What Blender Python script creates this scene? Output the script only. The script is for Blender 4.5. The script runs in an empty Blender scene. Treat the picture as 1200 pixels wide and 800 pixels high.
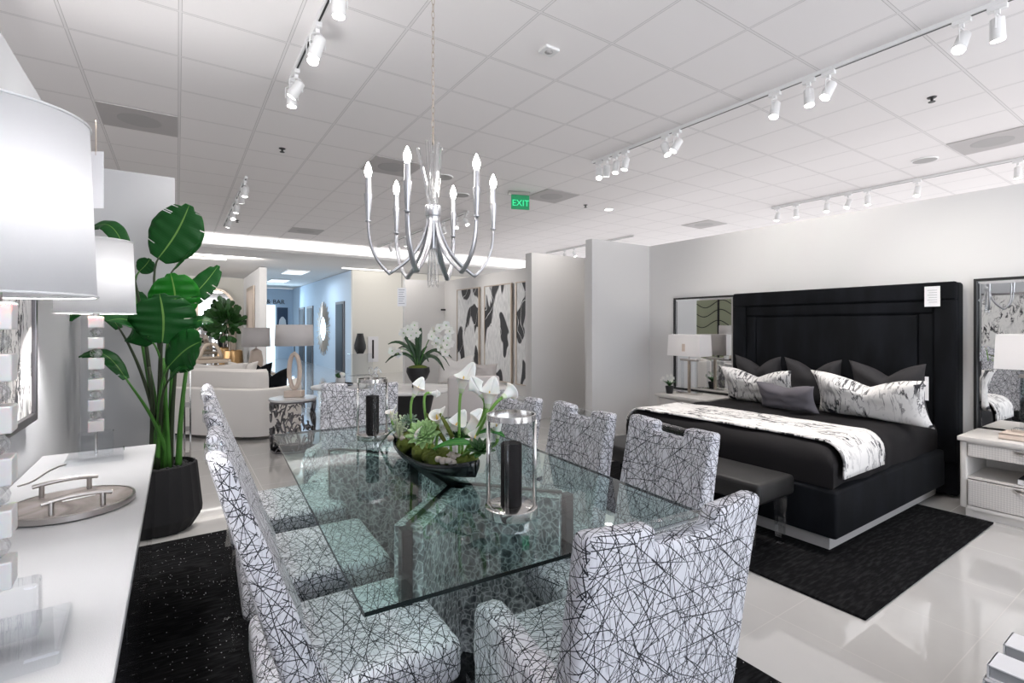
import bpy, bmesh, math, random
from mathutils import Vector, Matrix, noise
random.seed(7)
PI = math.pi
col = bpy.context.scene.collection
# ---------------------------------------------------------------- camera model used to lay the room out in metres
H, F = 1.43, 584.0
TH = math.atan2(392, 584); SN, CS = math.sin(TH), math.cos(TH)
def ray(px, py):
    u = (px-600)/F; v = (382-py)/F
    return Vector((SN+u*CS, CS-u*SN, v))
def PZ(px, py, z):
    a = ray(px, py); return Vector((0,0,H)) + a*((z-H)/a.z)
def PX(px, py, x):
    a = ray(px, py); return Vector((0,0,H)) + a*(x/a.x)
def PY(px, py, y):
    a = ray(px, py); return Vector((0,0,H)) + a*(y/a.y)
def PT(px, py, t): return Vector((0,0,H)) + ray(px, py)*t

# ---------------------------------------------------------------- materials
def newmat(name):
    m = bpy.data.materials.new(name); m.use_nodes = True
    nt = m.node_tree
    for n in list(nt.nodes): nt.nodes.remove(n)
    out = nt.nodes.new('ShaderNodeOutputMaterial')
    return m, nt, out
def N(nt, t, **kw):
    n = nt.nodes.new(t)
    for k, v in kw.items():
        if k in n.inputs.keys() if False else False: pass
        setattr(n, k, v)
    return n
def L(nt, a, b): nt.links.new(a, b)
def bsdf(nt, out, color=(.8,.8,.8), rough=.5, metal=0, **kw):
    b = nt.nodes.new('ShaderNodeBsdfPrincipled')
    b.inputs['Base Color'].default_value = (*color, 1)
    b.inputs['Roughness'].default_value = rough
    b.inputs['Metallic'].default_value = metal
    for k, v in kw.items():
        k = k.replace('_', ' ')
        b.inputs[k].default_value = v
    L(nt, b.outputs[0], out.inputs[0])
    return b
def mth(nt, op, a, b=None, c=None):
    n = nt.nodes.new('ShaderNodeMath'); n.operation = op
    for i, v in enumerate((a, b, c)):
        if v is None: continue
        if isinstance(v, (int, float)): n.inputs[i].default_value = v
        else: L(nt, v, n.inputs[i])
    return n.outputs[0]
def mixc(nt, fac, a, b):
    n = nt.nodes.new('ShaderNodeMix'); n.data_type = 'RGBA'
    if isinstance(fac, (int, float)): n.inputs[0].default_value = fac
    else: L(nt, fac, n.inputs[0])
    for i, v in ((6, a), (7, b)):
        if isinstance(v, tuple): n.inputs[i].default_value = (*v, 1)
        else: L(nt, v, n.inputs[i])
    return n.outputs[2]
def ramp(nt, src, stops):
    r = nt.nodes.new('ShaderNodeValToRGB'); e = r.color_ramp.elements
    while len(e) < len(stops): e.new(.5)
    for i, (p, c) in enumerate(stops):
        e[i].position = p; e[i].color = (*c, 1) if isinstance(c, tuple) else (c, c, c, 1)
    L(nt, src, r.inputs[0]); return r.outputs[0]
def coords(nt, kind='Object', scale=(1,1,1), rot=(0,0,0), loc=(0,0,0)):
    tc = nt.nodes.new('ShaderNodeTexCoord'); mp = nt.nodes.new('ShaderNodeMapping')
    L(nt, tc.outputs[kind], mp.inputs[0])
    mp.inputs['Scale'].default_value = scale; mp.inputs['Rotation'].default_value = rot; mp.inputs['Location'].default_value = loc
    return mp.outputs[0]
def tex(nt, kind, vec, **kw):
    n = nt.nodes.new(kind)
    L(nt, vec, n.inputs['Vector'])
    for k, v in kw.items():
        if k in n.inputs.keys(): n.inputs[k].default_value = v
        else: setattr(n, k, v)
    return n
def bump(nt, b, src, strength=.2, dist=.002):
    n = nt.nodes.new('ShaderNodeBump'); n.inputs['Strength'].default_value = strength; n.inputs['Distance'].default_value = dist
    L(nt, src, n.inputs['Height']); L(nt, n.outputs[0], b.inputs['Normal'])
def plain(name, color, rough=.5, metal=0, bumps=None, **kw):
    m, nt, out = newmat(name); b = bsdf(nt, out, color, rough, metal, **kw)
    if bumps:
        sc, st = bumps
        n = tex(nt, 'ShaderNodeTexNoise', coords(nt), Scale=sc, Detail=3.0); bump(nt, b, n.outputs[0], st, .003)
    return m
def emis(name, color, s):
    m, nt, out = newmat(name); e = nt.nodes.new('ShaderNodeEmission')
    e.inputs[0].default_value = (*color, 1); e.inputs[1].default_value = s; L(nt, e.outputs[0], out.inputs[0]); return m
def clear(name, tint, ior=1.5, rough=0.0):
    m, nt, out = newmat(name)
    f = nt.nodes.new('ShaderNodeFresnel'); f.inputs[0].default_value = ior
    t = nt.nodes.new('ShaderNodeBsdfTransparent'); t.inputs[0].default_value = (*tint, 1)
    g = nt.nodes.new('ShaderNodeBsdfGlossy'); g.inputs['Roughness'].default_value = rough
    g.inputs['Color'].default_value = (1, 1, 1, 1)
    ge = nt.nodes.new('ShaderNodeNewGeometry'); fa = mth(nt, 'MULTIPLY', f.outputs[0], mth(nt, 'SUBTRACT', 1.0, ge.outputs['Backfacing']))
    mx = nt.nodes.new('ShaderNodeMixShader'); L(nt, fa, mx.inputs[0]); L(nt, t.outputs[0], mx.inputs[1]); L(nt, g.outputs[0], mx.inputs[2])
    L(nt, mx.outputs[0], out.inputs[0]); return m

def m_scratch():
    m, nt, out = newmat('line_print_fabric'); b = bsdf(nt, out, rough=.75)
    tc = nt.nodes.new('ShaderNodeTexCoord'); acc = None
    R = random.Random(3)
    wob = tex(nt, 'ShaderNodeTexNoise', tc.outputs['UV'], Scale=9.0, Detail=1.0)
    add = nt.nodes.new('ShaderNodeVectorMath'); add.operation = 'SCALE'; L(nt, wob.outputs[1], add.inputs[0]); add.inputs[3].default_value = .012
    ad2 = nt.nodes.new('ShaderNodeVectorMath'); ad2.operation = 'ADD'; L(nt, tc.outputs['UV'], ad2.inputs[0]); L(nt, add.outputs[0], ad2.inputs[1])
    angs = [0.15, 0.5, 0.85, 1.15, 1.45, 1.7, 2.0, 2.3, 2.6, 2.95, 1.0, 2.15]
    for i, a in enumerate(angs):
        mp = nt.nodes.new('ShaderNodeMapping'); mp.vector_type = 'POINT'
        L(nt, ad2.outputs[0], mp.inputs[0])
        mp.inputs['Rotation'].default_value = (0, 0, a + R.uniform(-.1, .1)); mp.inputs['Location'].default_value = (R.uniform(0, 9), R.uniform(0, 9), 0)
        m2 = nt.nodes.new('ShaderNodeMapping'); L(nt, mp.outputs[0], m2.inputs[0]); ln = R.uniform(4.6, 6.2)
        m2.inputs['Scale'].default_value = (ln, ln*3.4, 1)
        v = tex(nt, 'ShaderNodeTexVoronoi', m2.outputs[0], Scale=1.0); v.voronoi_dimensions = '2D'
        # position inside the cell gives one straight stroke per cell
        sub = nt.nodes.new('ShaderNodeVectorMath'); sub.operation = 'SUBTRACT'; L(nt, m2.outputs[0], sub.inputs[0]); L(nt, v.outputs['Position'], sub.inputs[1])
        sp = nt.nodes.new('ShaderNodeSeparateXYZ'); L(nt, sub.outputs[0], sp.inputs[0])
        cr = nt.nodes.new('ShaderNodeSeparateColor'); L(nt, v.outputs['Color'], cr.inputs[0])
        tilt = mth(nt, 'MULTIPLY', mth(nt, 'SUBTRACT', cr.outputs[0], .5), 1.1)
        y = mth(nt, 'ABSOLUTE', mth(nt, 'ADD', sp.outputs[1], mth(nt, 'MULTIPLY', sp.outputs[0], tilt)))
        w = mth(nt, 'ADD', mth(nt, 'MULTIPLY', cr.outputs[1], .015), .0105)
        line = mth(nt, 'LESS_THAN', y, w)
        acc = line if acc is None else mth(nt, 'MAXIMUM', acc, line)
    st = tex(nt, 'ShaderNodeTexNoise', coords(nt, 'UV', (160, 22, 1)), Scale=1.0, Detail=3.0)
    big = tex(nt, 'ShaderNodeTexNoise', coords(nt, 'UV', (9, 6, 1)), Scale=1.0, Detail=1.0)
    s = mth(nt, 'MULTIPLY', ramp(nt, st.outputs[0], [(.5, 0.0), (.68, 1.0)]), ramp(nt, big.outputs[0], [(.4, 0.0), (.62, 1.0)]))
    base = mixc(nt, mth(nt, 'MULTIPLY', s, .65), (.66, .66, .70), (.16, .16, .20))
    c = mixc(nt, acc, base, (.010, .010, .016))
    L(nt, c, b.inputs['Base Color']); bump(nt, b, st.outputs[0], .15, .002)
    return m
def m_marbleprint():
    m, nt, out = newmat('marble_print_fabric'); b = bsdf(nt, out, rough=.7)
    v = coords(nt, 'UV', (7, 2.6, 1), (0, 0, .5))
    n = tex(nt, 'ShaderNodeTexNoise', v, Scale=1.3, Detail=6.0, Roughness=.62, Distortion=1.1)
    d = mth(nt, 'ABSOLUTE', mth(nt, 'SUBTRACT', n.outputs[0], .5))
    vein = ramp(nt, d, [(.0, 1.0), (.018, 1.0), (.026, 0.0)])
    n2 = tex(nt, 'ShaderNodeTexNoise', coords(nt, 'UV', (4, 3, 1)), Scale=1.2, Detail=2.0)
    msk = ramp(nt, n2.outputs[0], [(.44, 0.0), (.56, 1.0)])
    n3 = tex(nt, 'ShaderNodeTexNoise', coords(nt, 'UV', (14, 5, 1), (0, 0, .5)), Scale=1.3, Detail=5.0, Distortion=.8)
    blot = mth(nt, 'MULTIPLY', ramp(nt, n3.outputs[0], [(.57, 0.0), (.60, 1.0)]), msk)
    fac = mth(nt, 'MAXIMUM', mth(nt, 'MULTIPLY', vein, mth(nt, 'ADD', mth(nt, 'MULTIPLY', msk, .8), .15)), blot)
    L(nt, mixc(nt, fac, (.78, .76, .74), (.03, .03, .035)), b.inputs['Base Color']); return m
def m_ceiling():
    m, nt, out = newmat('ceiling_tile'); b = bsdf(nt, out, rough=.9)
    tc = nt.nodes.new('ShaderNodeTexCoord'); sp = nt.nodes.new('ShaderNodeSeparateXYZ'); L(nt, tc.outputs['Object'], sp.inputs[0])
    ds = []
    for i, o in ((0, .624), (1, 3.045)):
        q = mth(nt, 'FRACT', mth(nt, 'ADD', mth(nt, 'DIVIDE', mth(nt, 'SUBTRACT', sp.outputs[i], o), .61), 40.5))
        ds.append(mth(nt, 'MULTIPLY', mth(nt, 'ABSOLUTE', mth(nt, 'SUBTRACT', q, .5)), .61))
    dd = mth(nt, 'MINIMUM', *ds)
    tee = mth(nt, 'LESS_THAN', dd, .0105)
    gap = mth(nt, 'MULTIPLY', mth(nt, 'GREATER_THAN', dd, .0075), tee)
    c = mixc(nt, tee, (.88, .855, .855), (.82, .80, .80)); c = mixc(nt, gap, c, (.50, .48, .48))
    n = tex(nt, 'ShaderNodeTexNoise', tc.outputs['Object'], Scale=160.0, Detail=2.0)
    L(nt, c, b.inputs['Base Color']); bump(nt, b, n.outputs[0], .12, .002); return m
def m_floor():
    m, nt, out = newmat('polished_floor_tile'); b = bsdf(nt, out, rough=.06)
    b.inputs['Specular IOR Level'].default_value = 1.0; b.inputs['Coat Weight'].default_value = .6; b.inputs['Coat Roughness'].default_value = .015
    tc = nt.nodes.new('ShaderNodeTexCoord'); sp = nt.nodes.new('ShaderNodeSeparateXYZ'); L(nt, tc.outputs['Object'], sp.inputs[0])
    ds = []
    for i, o, w in ((0, 2.45, .61), (1, 1.31, .61)):
        q = mth(nt, 'FRACT', mth(nt, 'ADD', mth(nt, 'DIVIDE', mth(nt, 'SUBTRACT', sp.outputs[i], o), w), 40.5))
        ds.append(mth(nt, 'MULTIPLY', mth(nt, 'ABSOLUTE', mth(nt, 'SUBTRACT', q, .5)), w))
    g = mth(nt, 'LESS_THAN', mth(nt, 'MINIMUM', *ds), .0022)
    n = tex(nt, 'ShaderNodeTexNoise', tc.outputs['Object'], Scale=.9, Detail=5.0, Distortion=1.2)
    c = mixc(nt, ramp(nt, n.outputs[0], [(.35, 0.0), (.7, 1.0)]), (.50, .485, .47), (.56, .55, .54))
    L(nt, mixc(nt, g, c, (.42, .40, .38)), b.inputs['Base Color'])
    L(nt, mth(nt, 'ADD', mth(nt, 'MULTIPLY', g, .4), .05), b.inputs['Roughness']); return m
def m_rug(name, glint=.985, c0=(.005, .005, .0055)):
    m, nt, out = newmat(name); b = bsdf(nt, out, c0, .95); b.inputs['Specular IOR Level'].default_value = .06
    v = tex(nt, 'ShaderNodeTexVoronoi', coords(nt), Scale=120.0)
    sc = nt.nodes.new('ShaderNodeSeparateColor'); L(nt, v.outputs['Color'], sc.inputs[0])
    n0 = tex(nt, 'ShaderNodeTexNoise', coords(nt), Scale=3.0, Detail=2.0)
    g = mth(nt, 'MULTIPLY', mth(nt, 'GREATER_THAN', sc.outputs[0], mth(nt, 'SUBTRACT', glint+.045, mth(nt, 'MULTIPLY', n0.outputs[0], .09))), mth(nt, 'LESS_THAN', v.outputs['Distance'], .25))
    n = tex(nt, 'ShaderNodeTexNoise', coords(nt, 'Object', (12, 60, 12)), Scale=1.0, Detail=3.0)
    c = mixc(nt, ramp(nt, n.outputs[0], [(.45, 0.0), (.75, 1.0)]), c0, (.020, .020, .021))
    L(nt, mixc(nt, g, c, (.75, .75, .78)), b.inputs['Base Color']); bump(nt, b, n.outputs[0], .6, .006); return m
def m_mottle():
    m, nt, out = newmat('crackled_resin_panel'); b = bsdf(nt, out, rough=.22)
    uvc = coords(nt, 'UV', (1, .7, 1)); dn = tex(nt, 'ShaderNodeTexNoise', uvc, Scale=22.0, Detail=2.0)
    sc_ = nt.nodes.new('ShaderNodeVectorMath'); sc_.operation = 'SCALE'; L(nt, dn.outputs[1], sc_.inputs[0]); sc_.inputs[3].default_value = .05
    ad_ = nt.nodes.new('ShaderNodeVectorMath'); ad_.operation = 'ADD'; L(nt, uvc, ad_.inputs[0]); L(nt, sc_.outputs[0], ad_.inputs[1])
    v = tex(nt, 'ShaderNodeTexVoronoi', ad_.outputs[0], Scale=44.0); v.feature = 'DISTANCE_TO_EDGE'
    n = tex(nt, 'ShaderNodeTexNoise', coords(nt, 'UV', (30, 12, 1)), Scale=1.0, Detail=4.0, Distortion=1.5)
    f = mth(nt, 'ADD', mth(nt, 'MULTIPLY', ramp(nt, v.outputs['Distance'], [(.0, 1.0), (.10, .12), (.3, 0.0)]), .7), mth(nt, 'MULTIPLY', ramp(nt, n.outputs[0], [(.4, 0.0), (.75, 1.0)]), .55))
    L(nt, mixc(nt, f, (.07, .075, .08), (.70, .72, .73)), b.inputs['Base Color']); return m
def m_velvet():
    m, nt, out = newmat('black_velvet'); b = bsdf(nt, out, (.006, .007, .010), .8)
    b.inputs['Specular IOR Level'].default_value = .15; b.inputs['Sheen Weight'].default_value = .04; b.inputs['Sheen Roughness'].default_value = .35; b.inputs['Sheen Tint'].default_value = (.5, .55, .65, 1)
    n = tex(nt, 'ShaderNodeTexNoise', coords(nt, 'Object', (8, 8, 2)), Scale=1.0, Detail=4.0)
    L(nt, mixc(nt, ramp(nt, n.outputs[0], [(.4, 0.0), (.7, 1.0)]), (.0025, .003, .004), (.007, .008, .011)), b.inputs['Base Color']); return m
def m_abstract(seed, thr=.47):
    m, nt, out = newmat('brushed_abstract_canvas'); b = bsdf(nt, out, rough=.5)
    v = coords(nt, 'UV', (1.5, .75, 1), (0, 0, .55+seed*.9), (seed*3.1, seed*1.7, 0))
    n = tex(nt, 'ShaderNodeTexNoise', v, Scale=1.35, Detail=1.0, Distortion=1.0)
    f = ramp(nt, n.outputs[0], [(thr-.012, 0.0), (thr+.012, 1.0)])
    s = tex(nt, 'ShaderNodeTexNoise', coords(nt, 'UV', (60, 6, 1), (0, 0, .5+seed*.3)), Scale=1.0, Detail=3.0)
    w = mixc(nt, ramp(nt, s.outputs[0], [(.35, 0.0), (.65, 1.0)]), (.50, .51, .52), (.80, .80, .80))
    wv = tex(nt, 'ShaderNodeTexNoise', coords(nt, 'UV', (2.2, 1.4, 1), (0, 0, 1.1*seed)), Scale=1.2, Detail=.5)
    ln = mth(nt, 'LESS_THAN', mth(nt, 'ABSOLUTE', mth(nt, 'SUBTRACT', wv.outputs[0], .53)), .005)
    L(nt, mixc(nt, mth(nt, 'MAXIMUM', f, ln), (.014, .014, .018), w), b.inputs['Base Color']); return m
def m_leaf(name, c1, c2):
    m, nt, out = newmat(name); b = bsdf(nt, out, c1, .42); b.inputs['Specular IOR Level'].default_value = .25
    w = tex(nt, 'ShaderNodeTexWave', coords(nt, 'UV', (1, 1, 1)), Scale=9.0, Distortion=.6); w.bands_direction = 'Y'
    tcu = nt.nodes.new('ShaderNodeTexCoord'); s = nt.nodes.new('ShaderNodeSeparateXYZ'); L(nt, tcu.outputs['UV'], s.inputs[0])
    rib = mth(nt, 'LESS_THAN', mth(nt, 'ABSOLUTE', mth(nt, 'SUBTRACT', s.outputs[0], .5)), .016)
    c = mixc(nt, mth(nt, 'MULTIPLY', w.outputs[1], .2), c1, c2)
    L(nt, mixc(nt, rib, c, (.16, .30, .07)), b.inputs['Base Color']); bump(nt, b, w.outputs[1], .06, .002)
    b.inputs['Subsurface Weight'].default_value = 0; return m
def m_shade(name, s, color=(1, 1, 1), trans=.5):
    m, nt, out = newmat(name)
    d = nt.nodes.new('ShaderNodeBsdfDiffuse'); d.inputs[0].default_value = (.86*color[0], .86*color[1], .87*color[2], 1)
    t = nt.nodes.new('ShaderNodeBsdfTranslucent'); t.inputs[0].default_value = (.9*color[0], .9*color[1], .92*color[2], 1)
    mx = nt.nodes.new('ShaderNodeMixShader'); mx.inputs[0].default_value = trans
    L(nt, d.outputs[0], mx.inputs[1]); L(nt, t.outputs[0], mx.inputs[2])
    L(nt, mx.outputs[0], out.inputs[0]); return m
def m_oak(name, c1, c2):
    m, nt, out = newmat(name); b = bsdf(nt, out, c1, .45)
    n = tex(nt, 'ShaderNodeTexNoise', coords(nt, 'UV', (3, 40, 1)), Scale=1.5, Detail=4.0)
    L(nt, mixc(nt, n.outputs[0], c1, c2), b.inputs['Base Color']); return m
def m_stone(name, c1, c2, sc=3.0):
    m, nt, out = newmat(name); b = bsdf(nt, out, c1, .25)
    n = tex(nt, 'ShaderNodeTexNoise', coords(nt, 'Object'), Scale=sc, Detail=7.0, Distortion=1.8)
    L(nt, mixc(nt, ramp(nt, n.outputs[0], [(.35, 0.0), (.62, 1.0)]), c1, c2), b.inputs['Base Color']); return m
M = {}
M['wall'] = plain('painted_wall', (.70, .69, .68), .85, bumps=(60, .05))
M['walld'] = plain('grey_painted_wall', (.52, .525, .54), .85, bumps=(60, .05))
M['wallb'] = plain('pale_blue_painted_wall', (.55, .66, .78), .8)
M['wallc'] = plain('cream_painted_wall', (.74, .72, .66), .85)
M['ceil'] = m_ceiling(); M['floor'] = m_floor()
M['soffit'] = plain('plaster_soffit', (.70, .69, .68), .9)
M['fabric'] = m_scratch(); M['marble'] = m_marbleprint(); M['velvet'] = m_velvet()
M['rug'] = m_rug('glitter_black_rug', .945); M['rug2'] = m_rug('black_pile_rug', 1.2)
M['mottle'] = m_mottle()
M['glass'] = clear('greenish_table_glass', (.86, .965, .945), 1.62)
M['gedge'] = plain('dark_glass_edge', (.006, .012, .012), .25)
M['acrylic'] = clear('clear_acrylic', (.93, .94, .95), 1.55)
M['crystal'] = None
m, nt, out = newmat('cut_crystal'); g = nt.nodes.new('ShaderNodeBsdfGlass'); g.inputs['IOR'].default_value = 1.5; g.inputs['Roughness'].default_value = .02
t = nt.nodes.new('ShaderNodeBsdfTransparent'); mx = nt.nodes.new('ShaderNodeMixShader'); mx.inputs[0].default_value = .40
L(nt, t.outputs[0], mx.inputs[1]); L(nt, g.outputs[0], mx.inputs[2]); L(nt, mx.outputs[0], out.inputs[0]); M['crystal'] = m; m2_, nt, out = newmat('clear_block'); g = nt.nodes.new('ShaderNodeBsdfGlass'); g.inputs['IOR'].default_value = 1.49; t = nt.nodes.new('ShaderNodeBsdfTransparent'); t.inputs[0].default_value = (.94, .95, .95, 1); mx = nt.nodes.new('ShaderNodeMixShader'); mx.inputs[0].default_value = .38
L(nt, t.outputs[0], mx.inputs[1]); L(nt, g.outputs[0], mx.inputs[2]); L(nt, mx.outputs[0], out.inputs[0]); M['block'] = m2_; M['thin'] = clear('thin_clear_glass', (.975, .98, .98), 1.22)
M['chrome'] = plain('polished_nickel', (.72, .70, .68), .12, 1)
M['nickel'] = plain('brushed_nickel', (.50, .47, .45), .3, 1)
M['silver'] = plain('brushed_silver_leaf', (.50, .50, .52), .32, .9)
M['black'] = plain('black_lacquer', (.008, .008, .009), .12)
M['blackm'] = plain('matte_black', (.015, .015, .016), .55)
M['candle'] = plain('charcoal_wax', (.010, .008, .0085), .6, Specular_IOR_Level=.2)
M['mirror'] = plain('mirror_glass', (.86, .87, .87), .01, 1)
M['smoke'] = plain('smoked_mirror', (.03, .03, .033), .06, 0, Specular_IOR_Level=.9)
M['linen'] = plain('white_grasscloth_lacquer', (.40, .40, .41), .35, bumps=(350, .25))
M['oakw'] = plain('whitewashed_wood', (.66, .63, .60), .45)
M['white'] = plain('white_plastic', (.75, .75, .75), .4)
M['frost'] = plain('white_alabaster', (.66, .66, .66), .35, Subsurface_Weight=.3)
M['bed'] = plain('black_bedding', (.011, .010, .011), .8, bumps=(14, .25), Specular_IOR_Level=.2)
M['pillowk'] = plain('charcoal_cotton', (.028, .026, .028), .85, bumps=(50, .3))
M['greyw'] = plain('grey_woven_fabric', (.13, .12, .135), .9, bumps=(260, .8))
M['leather'] = plain('black_leather', (.012, .0115, .0115), .45, bumps=(120, .12), Specular_IOR_Level=.35)
M['plinth'] = plain('silver_plinth', (.60, .58, .57), .35, .3)
M['pot'] = plain('charcoal_fibrestone', (.022, .022, .024), .8, bumps=(90, .5), Specular_IOR_Level=.2)
M['pebble'] = plain('black_pebble', (.03, .03, .032), .5)
M['leafA'] = m_leaf('paddle_leaf', (.005, .062, .009), (.009, .105, .014)); M['leafB'] = m_leaf('bright_paddle_leaf', (.008, .13, .008), (.012, .20, .014))
M['stem'] = plain('green_stem', (.06, .20, .03), .45); M['stemd'] = plain('dark_stem', (.030, .045, .018), .5)
M['strap'] = plain('strap_leaf', (.018, .055, .018), .4); M['fiddle'] = plain('fiddle_leaf', (.025, .085, .02), .35)
M['petal'] = plain('white_petal', (.84, .83, .79), .5, Subsurface_Weight=.15)
M['petalg'] = plain('green_white_petal', (.66, .74, .52), .5)
M['callastem'] = plain('calla_stem', (.16, .34, .06), .4)
M['succ'] = plain('succulent_green', (.30, .48, .20), .5); M['succb'] = plain('grey_green_succulent', (.16, .24, .17), .6)
M['moss'] = plain('moss', (.09, .12, .015), .95, bumps=(60, 1.0)); M['stone'] = plain('pale_pebble', (.50, .44, .40), .6)
M['yellow'] = plain('yellow_spadix', (.75, .5, .08), .6)
M['bowl'] = plain('black_glass_bowl', (.010, .014, .016), .08)
M['gold'] = plain('hammered_gold', (.62, .38, .18), .28, 1, bumps=(30, .8)); M['goldf'] = plain('champagne_frame', (.52, .44, .37), .35, .8)
M['sofa'] = plain('ivory_upholstery', (.76, .73, .70), .85, bumps=(150, .1))
M['taupe'] = plain('taupe_leather', (.50, .46, .44), .5)
M['travertine'] = plain('travertine', (.66, .55, .47), .55, bumps=(30, .2))
M['tray'] = m_stone('brown_onyx', (.20, .165, .15), (.42, .37, .345), 5.0)
M['whitemarble'] = m_stone('white_marble', (.80, .79, .78), (.66, .65, .65), 2.0)
M['frame'] = plain('black_metal_frame', (.01, .01, .01), .35); M['pewter'] = plain('pewter_frame', (.20, .19, .20), .3, .8)
M['perf'] = plain('perforated_grey_vent', (.50, .48, .48), .8)
M['speaker'] = plain('speaker_grille', (.42, .41, .41), .8)
M['paper'] = plain('white_tag_paper', (.78, .77, .78), .6); M['ink'] = plain('grey_ink', (.25, .25, .27), .8); M['inkk'] = plain('black_ink', (.01, .01, .012), .6)
M['doorf'] = plain('grey_door_frame', (.14, .13, .135), .5); M['doorp'] = plain('dark_door_glass', (.030, .040, .055), .5, 0, None, Specular_IOR_Level=.1)
M['brown'] = m_oak('pale_driftwood', (.42, .34, .27), (.55, .47, .39))
M['bulb'] = emis('lit_bulb', (1, .97, .93), 60); M['spotface'] = emis('lit_spot_face', (1, .97, .94), 22)
M['panel'] = emis('lit_ceiling_panel', (.85, .93, 1), 1.7); M['strip'] = emis('lit_linear_light', (1, .97, .93), 3); M['cove'] = emis('cove_tape_light', (1, .98, .95), 26)
M['exitg'] = plain('green_exit_panel', (.02, .35, .14), .3); M['exitl'] = emis('lit_exit_letters', (.08, 1, .45), 1.1)
M['daylight'] = emis('bright_daylight_window', (.75, .90, 1), 1.9)
M['shade'] = m_shade('white_silk_shade', 1, (1.08, 1.08, 1.07), .78); M['shadel'] = m_shade('linen_shade', 1, (1, .98, .96), .3)
M['greyshade'] = plain('grey_linen_shade', (.60, .57, .56), .8)
M['reddish'] = plain('rose_book', (.45, .42, .44), .6)
M['poster'] = plain('dark_blue_poster', (.02, .05, .10), .3)

# ---------------------------------------------------------------- mesh helpers
def boxuv(bm):
    uv = bm.loops.layers.uv.verify(); kl = bm.faces.layers.int.get('keep')
    bm.normal_update()
    for f in bm.faces:
        if kl and f[kl]: continue
        n = f.normal; a = [abs(n.x), abs(n.y), abs(n.z)]; k = a.index(max(a))
        for lp in f.loops:
            c = lp.vert.co
            lp[uv].uv = ((c.y, c.z), (c.x+3.3, c.z), (c.x+7.7, c.y+1.9))[k]
def obj(name, bm, mat, parent=None, smooth=None, loc=None, rot=None):
    boxuv(bm)
    me = bpy.data.meshes.new(name); bm.to_mesh(me); bm.free()
    mats = mat if isinstance(mat, list) else [mat]
    for q in mats: me.materials.append(q)
    o = bpy.data.objects.new(name, me); col.objects.link(o)
    if parent: o.parent = parent
    if loc: o.location = loc
    if rot: o.rotation_euler = rot
    if smooth:
        for p in me.polygons: p.use_smooth = True
        if smooth is not True:
            me.set_sharp_from_angle(angle=math.radians(smooth))
    return o
def tag(o, label=None, cat=None, group=None, kind=None):
    if label: o['label'] = label
    if cat: o['category'] = cat
    if group: o['group'] = group
    if kind: o['kind'] = kind
    return o
def thing(name, label, cat, loc=(0,0,0), rz=0, group=None):
    o = bpy.data.objects.new(name, None); col.objects.link(o); o.location = loc; o.rotation_euler = (0,0,rz)
    o.empty_display_size = .1
    return tag(o, label, cat, group)
def struct(name, bm, mat, smooth=None):
    o = obj(name, bm, mat, None, smooth); o['kind'] = 'structure'; return o
def copy_tree(o, parent=None):
    c = o.copy(); col.objects.link(c)
    if parent: c.parent = parent
    for ch in list(o.children): copy_tree(ch, c)
    return c
def B(): return bmesh.new()
def box(bm, x0, x1, y0, y1, z0, z1, bev=0, seg=2, mat=0):
    t = bmesh.new(); bmesh.ops.create_cube(t, size=1)
    for v in t.verts: v.co = Vector(((x0+x1)/2+v.co.x*(x1-x0), (y0+y1)/2+v.co.y*(y1-y0), (z0+z1)/2+v.co.z*(z1-z0)))
    if bev: bmesh.ops.bevel(t, geom=t.edges[:], offset=bev, segments=seg, profile=.5, affect='EDGES')
    for f in t.faces: f.material_index = mat
    join(bm, t); return bm
def join(bm, t, mtx=None):
    if mtx: bmesh.ops.transform(t, matrix=mtx, verts=t.verts)
    me = bpy.data.meshes.new('tmp'); t.to_mesh(me); t.free(); bm.from_mesh(me); bpy.data.meshes.remove(me)
def lathe(bm, prof, c=(0,0,0), seg=32, flute=None, ang=2*PI):
    rings = []
    n = seg
    for r, z in prof:
        ring = []
        for i in range(n):
            a = ang*i/n; rr = r*(flute(a, z) if flute else 1)
            ring.append(bm.verts.new((c[0]+rr*math.cos(a), c[1]+rr*math.sin(a), c[2]+z)))
        rings.append(ring)
    for a, b in zip(rings, rings[1:]):
        for i in range(n): bm.faces.new((a[i], a[(i+1) % n], b[(i+1) % n], b[i]))
    if prof[0][0] > 1e-5: bm.faces.new(rings[0][::-1])
    if prof[-1][0] > 1e-5: bm.faces.new(rings[-1])
    bmesh.ops.remove_doubles(bm, verts=bm.verts, dist=1e-6)
    return bm
def tube(bm, pts, r, seg=8, flat=None, cap=True):
    pts = [Vector(p) for p in pts]; n = len(pts); rings = []; up = Vector((0,0,1)); prev = None
    for i, p in enumerate(pts):
        d = (pts[min(i+1, n-1)]-pts[max(i-1, 0)]).normalized()
        if prev is None:
            a = d.cross(up)
            if a.length < .05: a = d.cross(Vector((1,0,0)))
            a.normalize()
        else:
            a = (prev - d*prev.dot(d)).normalized()
        prev = a; b = d.cross(a)
        rr = r[i] if isinstance(r, (list, tuple)) else r
        rings.append([bm.verts.new(p + a*rr*math.cos(2*PI*k/seg) + b*rr*(flat or 1)*math.sin(2*PI*k/seg)) for k in range(seg)])
    for a, b in zip(rings, rings[1:]):
        for k in range(seg): bm.faces.new((a[k], a[(k+1) % seg], b[(k+1) % seg], b[k]))
    if cap: bm.faces.new(rings[0][::-1]); bm.faces.new(rings[-1])
    return bm
def bez(p0, p1, p2, p3, n=12):
    p0, p1, p2, p3 = map(Vector, (p0, p1, p2, p3)); o = []
    for i in range(n+1):
        t = i/n; o.append(p0*(1-t)**3+3*p1*t*(1-t)**2+3*p2*t*t*(1-t)+p3*t**3)
    return o
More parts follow.
